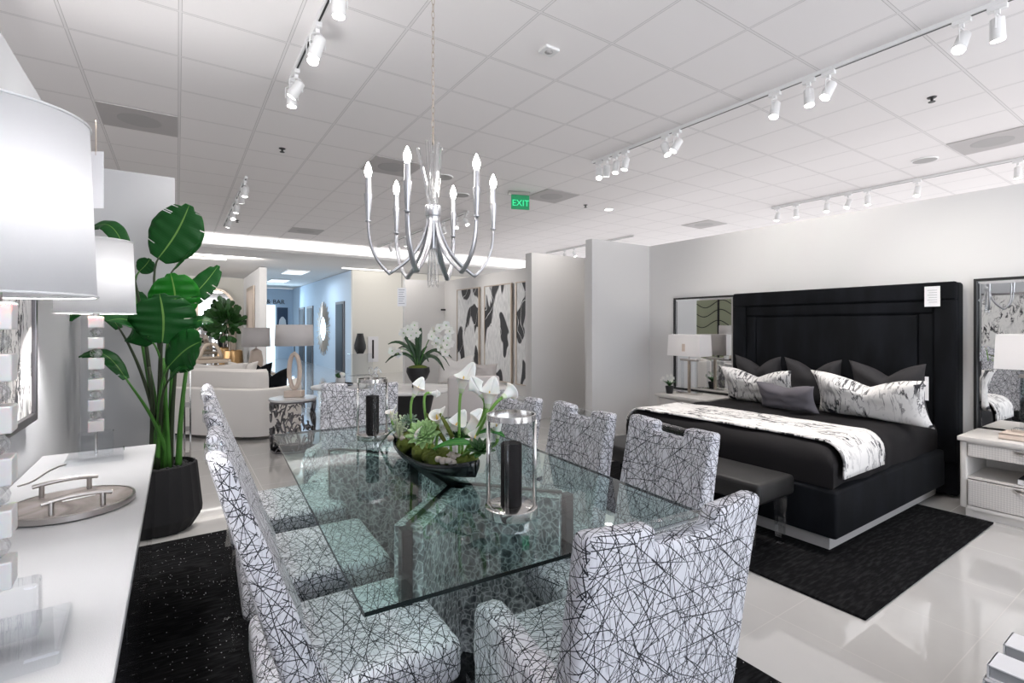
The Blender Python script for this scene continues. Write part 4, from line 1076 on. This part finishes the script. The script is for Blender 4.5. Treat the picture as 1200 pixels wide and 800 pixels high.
e = thing('book', 'white book with black cover lying inside the right nightstand', 'book', (4.97, .64, .3005), 0)
b = B(); box(b, .01, .24, .01, .29, .004, .035); obj('pages', b, M['paper'], e)
b = B(); box(b, .0, .25, 0, .30, .035, .039); box(b, .0, .25, 0, .30, 0, .004); box(b, 0, .004, 0, .30, 0, .039); obj('cover', b, [M['paper']], e)
b = B(); box(b, .001, .249, .001, .299, .0391, .0405); obj('cover_sheet', b, M['blackm'], e)
text_mesh('spine_lettering', 'CHANEL', .034, M['inkk'], (-.001, .27, .008), (PI/2, 0, -PI/2), e, .0006)
for k, (z, c, lb) in enumerate(((.6005, M['travertine'], 'tan book at the bottom of the stack under the right bedside lamp'), )):
    e = thing('book', lb, 'book', (5.02, .72, z), 0)
    b = B(); box(b, 0, .22, 0, .33, 0, .005); box(b, 0, .22, 0, .33, .038, .043); box(b, 0, .005, 0, .33, 0, .043); obj('cover', b, c, e)
    b = B(); box(b, .006, .215, .006, .324, .005, .038); obj('pages', b, M['paper'], e)
# bedside lamps
def bed_lamp(loc, label):
    e = thing('table_lamp', label, 'table lamp', loc, 0, 'rectangular shade bedside lamps')
    b = B(); box(b, -.06, .06, -.15, .15, 0, .022, .003); obj('base', b, M['chrome'], e)
    for s in (-1, 0, 1):
        b = B(); box(b, -.014, .014, s*.10-.014, s*.10+.014, .022, .40, .002); obj('acrylic_post', b, M['acrylic'] if s else M['goldf'], e)
    b = B(); box(b, -.02, .02, -.12, .12, .40, .425, .003); lathe(b, [(.008, .42), (.008, .52)], (0,0,0), 10); obj('crossbar', b, M['nickel'], e)
    b = B(); v = []
    for z, hx, hy in ((.465, .12, .235), (.725, .11, .225)): v.append([b.verts.new((sx*hx, sy*hy, z)) for sx, sy in ((-1,-1),(1,-1),(1,1),(-1,1))])
    for i in range(4): b.faces.new((v[0][i], v[0][(i+1) % 4], v[1][(i+1) % 4], v[1][i]))
    solid(obj('lamp_shade', b, M['shadel'], e), .002)
    b = B(); lathe(b, [(0, .53), (.02, .55), (.028, .59), (.02, .62), (0, .63)], (0,0,0), 14); obj('bulb', b, emis('bedside_bulb', (1, .95, .9), 7), e)
    light('POINT', 'lamp_glow', Vector(loc)+Vector((0, 0, .60)), 8.0, (1, .95, .90), shadow_soft_size=.05)
    return e
bed_lamp((5.22, 3.87, .6005), 'bedside lamp with rectangular shade on the left nightstand')
bed_lamp((5.22, .86, .645), 'bedside lamp with rectangular shade cut by the right edge')
e = thing('price_tag', 'small beige tag hanging on the left bedside lamp shade', 'tag', (5.095, 3.86, 1.17))
b = B(); box(b, -.002, 0, -.022, .022, -.045, .045); obj('card', b, M['travertine'], e)
# potted orchid on left nightstand
p = PZ(790, 464, .60); p = Vector((5.05, 4.03, .6005))
e = thing('potted_orchid', 'tiny white orchid in a black pot on the left nightstand', 'plant', p)
b = B(); lathe(b, [(0, 0), (.038, 0), (.052, .09), (.046, .09), (.044, .075), (0, .075)], (0,0,0), 20); obj('pot', b, M['blackm'], e, 40)
b = B()
for k in range(16):
    a = k*2.4; d = Vector((math.cos(a), math.sin(a), 0)); ln = R.uniform(.08, .14)
    blade(b, [d*ln*t*.8+Vector((0, 0, .08+ln*(1.1*t-.5*t*t))) for t in (0, .3, .6, 1)], [.006, .012, .012, .001], (d.x*-.5, d.y*-.5, 1), .1, 2)
obj('leaves', b, M['fiddle'], e)
for k in range(6):
    a = 2+k*.8; c = Vector((.05*math.cos(a), .08*math.sin(a)+.03, .16+.03*(k % 3))); b = B()
    for q in range(5):
        aa = q*2*PI/5; d = Vector((-.2, math.cos(aa), math.sin(aa))); blade(b, [c, c+d*.012, c+d*.024], [.002, .011, .002], (-1, 0, .2), .1, 2)
    obj('flower', b, M['petal'], e)

# ================================================================ wall mirrors
def wall_mirror(y0, y1, z0, z1, label):
    e = thing('wall_mirror', label, 'mirror', (5.498, y0, z0)); w, h = y1-y0, z1-z0
    b = B(); box(b, -.03, 0, 0, w, 0, .018); box(b, -.03, 0, 0, w, h-.018, h); box(b, -.03, 0, 0, .018, .018, h-.018); box(b, -.03, 0, w-.018, w, .018, h-.018); obj('frame', b, M['frame'], e)
    b = B(); box(b, -.014, -.002, .018, w-.018, .018, h-.018); obj('mirror_glass', b, M['mirror'], e)
    b = B()
    for k in range(1): 
        i = .045; v1 = [(.018, .018), (w-.018, .018), (w-.018, h-.018), (.018, h-.018)]; v2 = [(i, i), (w-i, i), (w-i, h-i), (i, h-i)]
        a_ = [b.verts.new((-.0145, y, z)) for y, z in v1]; c_ = [b.verts.new((-.0185, y, z)) for y, z in v2]
        for q in range(4): b.faces.new((a_[q], a_[(q+1) % 4], c_[(q+1) % 4], c_[q]))
    obj('bevelled_edge', b, M['mirror'], e)
wall_mirror(.40, 1.295, .52, 1.82, 'tall black-framed mirror behind the right bedside lamp')
wall_mirror(3.43, 4.30, .60, 1.80, 'black-framed mirror behind the left bedside lamp')

# ================================================================ triptych
lab = ['tall black and white abstract canvas, leftmost of three', 'tall black and white abstract canvas in the middle of three', 'tall black and white abstract canvas, rightmost of three']
for k, (pa, pb) in enumerate(((536, 562), (568, 600), (605, 640))):
    ya = PX(pa, 400, 5.52).y; yb = PX(pb, 400, 5.52).y; y0, y1 = yb, ya
    if k == 2: y0 = y1-(PX(568, 400, 5.52).y-PX(600, 400, 5.52).y)
    e = thing('abstract_canvas', lab[k], 'painting', (5.54, y0, .29), 0, 'triptych on the gallery wall')
    w = y1-y0; h = 2.0
    b = B(); box(b, -.04, 0, 0, w, 0, .02); box(b, -.04, 0, 0, w, h-.02, h); box(b, -.04, 0, 0, .03, .02, h-.02); box(b, -.04, 0, w-.03, w, .02, h-.02); obj('frame', b, M['goldf'], e)
    b = B(); box(b, -.03, -.005, .03, w-.03, .02, h-.02); obj('canvas', b, m_abstract(k+1.3, .465), e)

# ================================================================ wall hook sculpture, vase, frame, starburst mirror
e = thing('wall_sconce', 'dark metal wall ornament left of the triptych', 'wall ornament', PY(531, 378, 11.28))
b = B(); box(b, -.07, .07, -.03, 0, -.5, .45, .004); obj('plate', b, M['nickel'], e)
b = B(); box(b, -.35, 0, -.04, -.02, .30, .34); box(b, -.04, .06, -.06, -.03, -.2, .2); obj('arm', b, M['blackm'], e)
p = PY(422, 414, 14.5)
e = thing('pedestal', 'clear acrylic pedestal in front of the cream wall', 'pedestal', (p.x, 14.5, 0))
b = B(); box(b, -.32, .32, -.2, .2, 0, p.z, .01, 1); obj('block', b, M['acrylic'], e)
e = thing('floor_vase', 'tapered black vase on the acrylic pedestal by the cream wall', 'vase', (p.x, 14.5, p.z+.001))
b = B(); lathe(b, [(0, 0), (.10, 0), (.17, .14), (.17, .24), (.10, .52), (.09, .58), (.075, .58), (.07, .5), (0, .45)], (0,0,0), 24, lambda a, z: 1-.03*abs(math.sin(6*a))); obj('body', b, M['blackm'], e, 30)
p = PY(437, 409, 14.79)
e = thing('framed_picture', 'small pale framed picture with a dark centre on the cream wall', 'picture', p)
b = B(); box(b, -.16, .16, -.03, 0, -.38, .38, .005); obj('frame', b, M['paper'], e)
b = B(); box(b, -.035, .02, -.034, -.03, -.28, .28); obj('artwork', b, M['candle'], e)
p = PX(379, 385, 4.27)
e = thing('sunburst_mirror', 'round sunburst mirror with pale rays on the blue corridor wall', 'mirror', p)
b = B(); bmesh.ops.create_cone(b, cap_ends=True, segments=32, radius1=.42, radius2=.42, depth=.03); bmesh.ops.rotate(b, verts=b.verts, matrix=Matrix.Rotation(PI/2, 3, 'Y')); obj('mirror_glass', b, M['mirror'], e)
b = B()
for k in range(48):
    a = k*2*PI/48; r1 = .95 if k % 2 else .82
    tube(b, [(-.01, .42*math.cos(a), .42*math.sin(a)), (-.01, r1*math.cos(a), r1*math.sin(a))], [.03, .012], 5)
obj('rays', b, M['goldf'], e)

# ================================================================ seating area, left
def wallpath(pts, th, z0, z1, bev=.05):
    P = [Vector((x, y, 0)) for x, y in pts]
    # subdivide with Catmull-Rom
    Q = []
    for i in range(len(P)-1):
        p0, p1, p2, p3 = P[max(i-1, 0)], P[i], P[i+1], P[min(i+2, len(P)-1)]
        for k in range(6):
            t = k/6; Q.append(.5*((2*p1)+(p2-p0)*t+(2*p0-5*p1+4*p2-p3)*t*t+(3*p1-p0-3*p2+p3)*t**3))
    Q.append(P[-1]); bm = bmesh.new(); rings = []
    for i, p in enumerate(Q):
        d = (Q[min(i+1, len(Q)-1)]-Q[max(i-1, 0)]).normalized(); s = Vector((-d.y, d.x, 0)); r = min(th*.48, bev)
        prof = [(0, z0), (0, z1-r), (r*.3, z1-r*.3), (r, z1), (th-r, z1), (th-r*.3, z1-r*.3), (th, z1-r), (th, z0)]
        rings.append([bm.verts.new(p+s*o+Vector((0, 0, z))) for o, z in prof])
    m = len(rings[0])
    for a, b_ in zip(rings, rings[1:]):
        for k in range(m): bm.faces.new((a[k], a[(k+1) % m], b_[(k+1) % m], b_[k]))
    bm.faces.new(rings[0]); bm.faces.new(rings[-1][::-1]); bmesh.ops.recalc_face_normals(bm, faces=bm.faces); return bm
sp = [(-1.0, 8.9), (-.6, 8.3), (-.1, 7.85), (.3, 7.4), (.72, 7.0), (1.0, 6.95), (1.25, 7.1), (1.45, 7.5), (1.55, 8.1)]
e = thing('curved_sofa', 'white curved sofa seen from behind at the left', 'sofa', (0,0,0))
obj('back', wallpath(sp, .14, .045, .64), M['sofa'], e, 40)
inn = [(-.75, 9.0), (-.4, 8.5), (.05, 8.1), (.42, 7.66), (.8, 7.25), (1.0, 7.2), (1.1, 7.3), (1.2, 7.6), (1.28, 8.1)]
obj('seat', wallpath(inn, .75, .10, .44), M['sofa'], e, 40)
bb = wallpath([(-.55, 8.85), (-.1, 8.25), (.2, 7.92), (.5, 7.55), (.78, 7.24), (1.0, 7.24)], .22, .44, .86, .11)
obj('back_cushion', bb, M['sofa'], e, 40)
b = B(); box(b, -.1, .1, 7.9, 8.1, 0, .05); box(b, .7, .8, 7.2, 7.3, 0, .1); box(b, 1.3, 1.4, 8.0, 8.06, 0, .1); obj('foot', b, M['blackm'], e)
def free_pillow(px, py, t, w, h, mat, label, chop=.1, rz=0, cat='pillow', name='throw_pillow', roll=0):
    p = PT(px, py, t); b = pillow(w, h, .16, chop, px)
    o = obj(name, b, mat, None, True, (p.x, p.y, p.z)); o.rotation_euler = (Matrix.Rotation(rz-TH, 4, 'Z') @ Matrix.Rotation(-.2, 4, 'X') @ Matrix.Rotation(roll, 4, 'Y')).to_euler(); return tag(o, label, cat)
free_pillow(250, 452, 7.6, 1.0, .36, M['sofa'], 'long white cushion at the back of the curved sofa')
free_pillow(282, 450, 7.7, .48, .36, M['sofa'], 'white square pillow beside the black ones on the sofa', .15)
free_pillow(304, 450, 8.0, .36, .36, M['velvet'], 'smaller black pillow on the curved sofa, behind', .2)
free_pillow(318, 458, 7.0, .46, .34, M['velvet'], 'large black pillow with a V dent on the curved sofa', .38)
# end table drum
e = thing('end_table', 'openwork dark metal drum end table with white top', 'side table', (1.12, 6.25, 0))
b = B(); lathe(b, [(0, .575), (.255, .575), (.258, .58), (.258, .598), (0, .60)], (0,0,0), 40); obj('top', b, M['whitemarble'], e, 40)
b = B(); RR = random.Random(5); pts = []
for k in range(150):
    a = RR.uniform(0, 2*PI); z = RR.uniform(.02, .56); da = RR.uniform(-.4, .4); dz = RR.uniform(-.14, .14)
    q = [((.235)*math.cos(a+da*t), .235*math.sin(a+da*t), min(.572, max(.005, z+dz*t+.03*math.sin(t*5)))) for t in (0, .25, .5, .75, 1)]
    tube(b, q, [.006, .014, .018, .014, .006], 5, .5)
lathe(b, [(.23, 0), (.245, 0), (.245, .02), (.23, .02), (.23, 0)], (0,0,0), 36); lathe(b, [(.23, .555), (.245, .555), (.245, .575), (.23, .575), (.23, .555)], (0,0,0), 36)
obj('openwork_body', b, M['pewter'], e, True)
def ring_lamp(loc, label):
    e = thing('table_lamp', label, 'table lamp', loc, -TH, 'x2'); del e['group']
    b = B(); box(b, -.10, .10, -.06, .06, 0, .075, .006); obj('base', b, M['travertine'], e)
    b = B(); n = 40; P = []
    for k in range(n+1):
        a = 2*PI*k/n; P.append((.062*math.sin(a), 0, .30-.20*math.cos(a)))
    tube(b, P, .030, 10, .8, cap=False); lathe(b, [(.015, .53), (.02, .50), (.03, .49)], (0,0,0), 12); obj('ring', b, M['travertine'], e, True)
    b = B(); lathe(b, [(.006, .52), (.006, .60)], (0,0,0), 10); obj('stem', b, M['blackm'], e)
    b = B(); lathe(b, [(.212, .60), (.205, .845)], (0,0,0), 48)
    for f in [f for f in b.faces if len(f.verts) > 4]: b.faces.remove(f)
    solid(obj('lamp_shade', b, M['greyshade'], e, True), .003)
ring_lamp((1.14, 6.28, .601), 'table lamp with oval stone ring base on the drum end table')
# farther lamp on a side table
pl = PT(300, 400, 9.0)
e = thing('side_table', 'pale side table behind the curved sofa carrying a lamp', 'side table', (pl.x, pl.y, 0))
b = B(); box(b, -.28, .28, -.28, .28, .56, .60, .004); obj('top', b, M['brown'], e)
for sx in (-1, 1):
    for sy in (-1, 1):
        b = B(); taper(b, .02, .02, 0, .56, (sx*.25, sy*.25)); obj('leg', b, M['brown'], e)
e = thing('table_lamp', 'farther table lamp with pale carved base behind the sofa', 'table lamp', (pl.x, pl.y, .601))
b = B(); lathe(b, [(0, 0), (.08, 0), (.10, .05), (.12, .2), (.09, .38), (.03, .42), (.012, .43), (.01, .48)], (0,0,0), 20); obj('base', b, M['travertine'], e, 40)
b = B(); lathe(b, [(.235, .46), (.225, .80)], (0,0,0), 40)
for f in [f for f in b.faces if len(f.verts) > 4]: b.faces.remove(f)
solid(obj('lamp_shade', b, M['greyshade'], e, True), .003)
# arched mirror, fiddle tree, driftwood table
p = PY(252, 400, 19.6)
e = thing('arched_mirror', 'tall arched floor mirror with champagne frame in the far niche', 'mirror', (p.x, 19.6, 0))
def arch(bm, r, z0, zc, y, th, hole=None):
    out_ = [(-r, z0)]+[(-r*math.cos(PI*k/20), zc+r*math.sin(PI*k/20)) for k in range(21)]+[(r, z0)]
    n = len(out_); f = [bm.verts.new((x, y, z)) for x, z in out_]; k_ = [bm.verts.new((x, y+th, z)) for x, z in out_]
    if hole is None: bm.faces.new(f)
    else:
        inn_ = [(-hole, z0+.08)]+[(-hole*math.cos(PI*k/20), zc+hole*math.sin(PI*k/20)) for k in range(21)]+[(hole, z0+.08)]
        g_ = [bm.verts.new((x, y, z)) for x, z in inn_]
        for i in range(n): bm.faces.new((f[i], f[(i+1) % n], g_[(i+1) % n], g_[i]))
    for i in range(n): bm.faces.new((f[i], k_[i], k_[(i+1) % n], f[(i+1) % n]))
    bmesh.ops.recalc_face_normals(bm, faces=bm.faces); return bm
b = B(); arch(b, .56, .05, 2.15, -.06, .06, .47); obj('frame', b, M['goldf'], e)
b = B(); arch(b, .48, .1, 2.15, -.03, .02); obj('mirror_glass', b, M['mirror'], e)
p = PT(273, 425, 16); 
e = thing('fiddle_leaf_tree', 'leafy fiddle-leaf tree in a hammered gold pot in the niche', 'plant', (p.x, p.y, 0))
b = B(); lathe(b, [(0, 0), (.24, 0), (.30, .3), (.27, .64), (.24, .66), (.22, .6), (0, .6)], (0,0,0), 24); obj('pot', b, M['gold'], e, 40)
b = B()
for q in (-.08, .06): tube(b, bez((q, 0, .6), (q*1.3, 0, .9), (q*.4, 0, 1.1), (q*2, 0, 1.5), 8), .03, 8)
obj('trunk', b, M['brown'], e, True)
b = B()
for k in range(170):
    d = Vector((R.gauss(0, 1), R.gauss(0, 1), R.gauss(0, 1))).normalized(); c = Vector((-.2, 0, 1.62)) + Vector((d.x*.42, d.y*.42, d.z*.58))*R.uniform(.1, 1.0)
    ln = R.uniform(.2, .30); dd = (d+Vector((0, 0, .5))).normalized()
    blade(b, [c+dd*ln*t for t in (0, .3, .6, .85, 1)], [.01, .06, .09, .07, .01], (R.uniform(-1, 1), -1, R.uniform(.2, 1)), .2, 2)
obj('foliage', b, M['fiddle'], e)
p = PT(247, 422, 14.5)
e = thing('driftwood_table', 'pale driftwood side table beside the gold pot', 'side table', (p.x, p.y, 0))
b = B(); box(b, -.5, .5, -.25, .25, .36, .46, .02); obj('top', b, M['brown'], e)
for s in (-1, 1):
    b = B(); box(b, s*.42-.06, s*.42+.06, -.2, .2, 0, .36, .02); obj('leg', b, M['brown'], e)
e = thing('wood_sculpture', 'pale looping wood sculpture on the driftwood table', 'sculpture', (p.x, p.y, .461))
b = B()
for s in (-1, 1): tube(b, bez((s*.28, 0, .02), (s*.2, 0, .35), (s*.1, 0, .5), (s*.02, 0, .42), 8), .05, 8)
tube(b, [(-.3, 0, .045), (.3, 0, .045)], .045, 8); obj('loops', b, M['brown'], e, True)
# painting on niche side wall
p0 = PX(290, 380, 1.9); p1 = PX(298, 380, 1.9); y0, y1 = sorted((p0.y, p1.y))
e = thing('framed_picture', 'tall champagne-framed picture on the niche side wall', 'picture', (1.915, y0, .9))
b = B(); box(b, -.05, 0, 0, y1-y0, 0, 1.75, .01); obj('frame', b, M['goldf'], e)
b = B(); box(b, -.056, -.051, .12, y1-y0-.12, .12, 1.63); obj('artwork', b, M['travertine'], e)

# ================================================================ seating area, centre background
e = thing('dining_table', 'round white-topped table with black base beyond the glass table', 'table', (2.16, 5.2, 0))
b = B(); lathe(b, [(0, .715), (.44, .715), (.455, .73), (.45, .745), (0, .75)], (0,0,0), 48); obj('top', b, M['whitemarble'], e, 40)
b = B(); lathe(b, [(0, 0), (.30, 0), (.26, .05), (.17, .35), (.25, .714), (0, .714)], (0,0,0), 32); obj('pedestal', b, M['blackm'], e, 40)
OC = PT(490, 455, 5.55); OC.z = .751
e = thing('orchid_arrangement', 'white orchids with dark strap leaves in a black bowl on the round table', 'plant', OC)
b = B(); lathe(b, [(0, 0), (.07, 0), (.065, .05), (.10, .10), (.13, .17), (.125, .22), (.11, .22), (.10, .18), (0, .18)], (0,0,0), 28); obj('pot', b, M['blackm'], e, 40)
b = B(); bmesh.ops.create_icosphere(b, subdivisions=2, radius=.115)
for v in b.verts: v.co.z = v.co.z*.35+.21; v.co += noise.noise_vector(v.co*30)*.008
obj('moss_mound', b, M['moss'], e, True)
cr = Vector((CS, -SN, 0)); cf = Vector((SN, CS, 0))
for (dx_, dz_, hh_, w_) in ((-.33, .08, .24, .02), (-.32, .28, .34, .022), (-.18, .42, .3, .028), (-.05, .12, .3, .02), (.03, .46, .4, .03), (.0, .36, .3, .026), (.36, .12, .28, .02), (.28, -.02, .22, .026), (.34, .03, .3, .014), (-.26, .20, .3, .014), (.12, .08, .2, .02), (-.12, .30, .25, .03), (.08, .25, .2, .02)):
    b = B(); dp_ = R.uniform(-.15, .15)
    pts = bez((0, 0, .2), cr*dx_*.15+Vector((0, 0, .2+hh_*.7)), cr*dx_*.6+cf*dp_*.5+Vector((0, 0, .22+hh_)), cr*dx_+cf*dp_+Vector((0, 0, .2+dz_)), 10)
    blade(b, pts, [w_*max(.05, math.sin(PI*(.12+.88*i/10)))**.6 for i in range(11)], (-.4, -.8, .6), .2, 2); solid(obj('strap_leaf', b, M['strap'], e, True), .002)
def px_local(px, py, t): return PT(px, py, t)-OC
for k, (px, py) in enumerate([(478, 386), (486, 381), (482, 393), (473, 390), (488, 390), (466, 414), (460, 411), (509, 388), (515, 384), (523, 381), (527, 388), (514, 396), (520, 399), (511, 402), (525, 396), (528, 402), (517, 407), (522, 412), (506, 394), (524, 404)]):
    c = px_local(px, py, 5.45+R.uniform(-.08, .08)); b = B(); rr = R.uniform(.045, .058); ph = R.uniform(0, 6)
    for q in range(5):
        aa = ph+q*2*PI/5; d = cr*math.cos(aa)+Vector((0, 0, 1))*math.sin(aa)-cf*.2
        blade(b, [c, c+d*rr*.5, c+d*rr*.85, c+d*rr*1.05], [.006, .024, .020, .003], (-cf.x, -cf.y, .15), .15, 3)
    ob_ = obj('orchid_bloom', b, M['petal'], e, True)
    b = B(); t = bmesh.new(); bmesh.ops.create_icosphere(t, subdivisions=1, radius=.009); join(b, t, Matrix.Translation(c-cf*.012)); obj('bloom_centre', b, M['succ'], ob_, True)
for (px, py) in ((482, 386), (520, 385), (463, 412)):
    c = px_local(px, py, 5.5); b = B(); tube(b, bez((0, 0, .2), (c.x*.2, c.y*.2, .4), (c.x*.6, c.y*.6, c.z+.08), c, 10), .005, 6); obj('flower_stem', b, M['stem'], e, True)
# taupe chair
p = PT(556, 450, 4.7)
e = thing('lounge_chair', 'taupe leather chair with a square back, seen from behind', 'chair', (p.x, p.y, 0), -TH+.05)
b = B(); box(b, -.25, .235, -.05, .05, .36, .96, .025, 3); obj('backrest', b, M['taupe'], e, 50)
b = B(); box(b, -.25, .235, .02, .55, .34, .46, .03, 3); obj('seat', b, M['taupe'], e, 50)
for sx in (-1, 1):
    for y_ in (.0, .5):
        b = B(); taper(b, .018, .012, 0, .35, (sx*.21, y_)); obj('leg', b, M['blackm'], e)
# pale sofa beyond with pillows
p = PT(560, 460, 7.2)
e = thing('sofa', 'pale sofa behind the taupe chair below the triptych', 'sofa', (p.x, p.y, 0), -TH)
b = B(); box(b, -.8, .45, -.40, -.25, .08, .60, .04, 3); box(b, -.8, .45, -.25, .45, .08, .42, .04, 3); obj('frame', b, M['sofa'], e, 50)
b = B(); box(b, -.75, -.2, -.22, .4, .42, .55, .04, 3); box(b, -.18, .4, -.22, .4, .42, .55, .04, 3); obj('seat_cushion', b, M['sofa'], e, 50)
free_pillow(535, 449, 7.2, .55, .42, M['sofa'], 'crumpled white pillow on the pale sofa', .2, .2)
free_pillow(568, 447, 7.1, .36, .26, M['taupe'], 'small taupe pillow on the pale sofa', .03)
# small white table with tray and pot
p = PT(397, 452, 5.9)
e = thing('side_table', 'white pedestal table behind the far armchair', 'side table', (p.x, p.y, 0))
b = B(); lathe(b, [(0, .70), (.30, .70), (.31, .71), (.31, .725), (0, .73)], (0,0,0), 36); obj('top', b, M['white'], e, 40)
b = B(); lathe(b, [(0, 0), (.2, 0), (.18, .02), (.04, .05), (.04, .70), (0, .70)], (0,0,0), 24); obj('pedestal', b, M['white'], e, 40)
e = thing('tray', 'round dark tray under the small potted flower', 'tray', (p.x, p.y, .7305))
b = B(); lathe(b, [(0, 0), (.16, 0), (.165, .02), (.155, .02), (.15, .008), (0, .008)], (0,0,0), 32); obj('dish', b, M['blackm'], e, 40)
e = thing('potted_flower', 'pale round flower in a small white pot on the dark tray', 'plant', (p.x+.02, p.y, .7395))
b = B(); lathe(b, [(0, 0), (.045, 0), (.055, .08), (.045, .08), (0, .07)], (0,0,0), 20); obj('pot', b, M['white'], e, 40)
b = B(); bmesh.ops.create_icosphere(b, subdivisions=2, radius=.032)
for v in b.verts: v.co += Vector((.02, 0, .115)) + noise.noise_vector(v.co*40)*.006
obj('bloom', b, M['petal'], e, True)
b = B()
for k in range(9):
    a = k*.7; d = Vector((-.6+.3*math.cos(a), .6*math.sin(a), .7)).normalized(); blade(b, [Vector((0, 0, .07))+d*.08*t for t in (0, .4, .8, 1)], [.005, .014, .01, .001], (0, -1, .3), .1, 2)
obj('leaves', b, M['fiddle'], e)

# ================================================================ white books, bottom right
e = thing('display_plinth', 'white low display plinth under the white books, mostly out of frame', 'plinth', (2.3, .2, 0))
b = B(); box(b, -.22, .5, -.5, .235, 0, .30, .006); obj('body', b, M['white'], e)
def white_book(x, y, z, w, d, h, rz, label):
    e = thing('book', label, 'book', (x, y, z), rz, 'white books at the bottom right')
    b = B(); box(b, 0, w, -d, 0, 0, .005, .001); box(b, 0, w, -d, 0, h-.005, h, .001); box(b, 0, w, -.004, 0, 0, h); obj('cover', b, M['paper'], e)
    b = B(); box(b, .006, w-.006, -d+.006, -.006, .005, h-.005); obj('pages', b, M['linen'], e)
white_book(2.04, .462, .301, .125, .30, .055, 0, 'lowest white book of the left stack at the bottom right corner')
white_book(2.05, .455, .357, .105, .28, .043, 0, 'top white book of the left stack at the bottom right corner')
white_book(2.225, .455, .301, .11, .28, .055, 0, 'lower white book of the right stack at the bottom right corner')
white_book(2.225, .455, .357, .11, .28, .043, 0, 'top white book of the right stack at the bottom right corner')

# ================================================================ light
w = bpy.data.worlds.new('world'); bpy.context.scene.world = w; w.use_nodes = True
nt = w.node_tree; bg = nt.nodes['Background']; bg.inputs[1].default_value = 1.0
tcw = nt.nodes.new('ShaderNodeTexCoord'); spw = nt.nodes.new('ShaderNodeSeparateXYZ'); L(nt, tcw.outputs['Generated'], spw.inputs[0])
# added glow from below the horizon to brighten the ceiling, softer sky above
L(nt, mixc(nt, ramp(nt, mth(nt, 'ADD', mth(nt, 'MULTIPLY', spw.outputs[2], 2.5), .5), [(0, 0.0), (1, 1.0)]), (4.3, 4.2, 4.25), (1.7, 1.78, 1.9)), bg.inputs[0])
l = light('AREA', 'storefront_daylight', (2.0, -3.6, 1.7), 70, (.66, .81, 1), shape='RECTANGLE', size=6, size_y=2.6); aim(l, (2.5, 4, 1.0))
l = light('AREA', 'corridor_daylight', (3.1, 22.5, 1.8), 60, (.62, .82, 1), shape='RECTANGLE', size=2, size_y=2.2); aim(l, (3.2, 14, 1.2))
l = light('AREA', 'corridor_ceiling_glow', (3.1, 17, 3.0), 40, (.75, .88, 1), size=1.0); aim(l, (3.1, 17, 0))
for x, y, tx, ty, en in ((.9, 13.6, .6, 19, 45), (5.0, 13.4, 5.5, 15, 10)):
    l = light('AREA', 'linear_glow', (x, y, 3.0), en, (1, .95, .9), shape='RECTANGLE', size=1.5, size_y=.2); aim(l, (tx, ty, .5))
for x, y, tgt, en in ((4.1, 9.3, (5.5, 8.6, 1.2), 90), (4.1, 10.6, (5.2, 11.3, 1.3), 70), (1.6, 7.8, (.8, 8.2, .3), 90), (3.6, 2.6, (5.5, 2.6, 1.9), 110), (3.6, 5.2, (2.4, 5.2, .7), 70), (.75, 6.5, (.7, 7.1, .3), 50), (4.1, 1.5, (5.2, 1.0, 1.0), 70), (2.9, 8, (4.2, 9, .2), 60), (4.6, 5.35, (5.0, 6.2, 1.5), 45)):  # last spot is an added fill that brightens the alcove wall, on no track
    l = light('SPOT', 'track_and_fill_beam', (x, y, 3.2), en, (1, .95, .90), spot_size=math.radians(85), spot_blend=.9, shadow_soft_size=.08); aim(l, tgt)

# ================================================================ camera / colour
cam = bpy.data.cameras.new('camera'); co = bpy.data.objects.new('camera', cam); col.objects.link(co)
cam.sensor_width = 36; cam.lens = F/1200*36; cam.shift_y = -18/1200; cam.clip_start = .02
co.location = (0, 0, H); co.rotation_euler = (PI/2, 0, -TH)
sc = bpy.context.scene; sc.camera = co
sc.view_settings.view_transform = 'Standard'; sc.view_settings.look = 'None'; sc.view_settings.exposure = -.05; sc.view_settings.gamma = 1
sc.view_settings.use_curve_mapping = False
sc.cycles.max_bounces = 10; sc.cycles.transparent_max_bounces = 24; sc.cycles.diffuse_bounces = 5; sc.cycles.glossy_bounces = 4; sc.cycles.transmission_bounces = 8
sc.cycles.caustics_reflective = False; sc.cycles.caustics_refractive = False; sc.cycles.sample_clamp_indirect = 6; sc.cycles.use_denoising = True
for o in [o for o in bpy.data.objects if o.type == 'EMPTY' and o.get('label') == '']: del o['label']; del o['category']
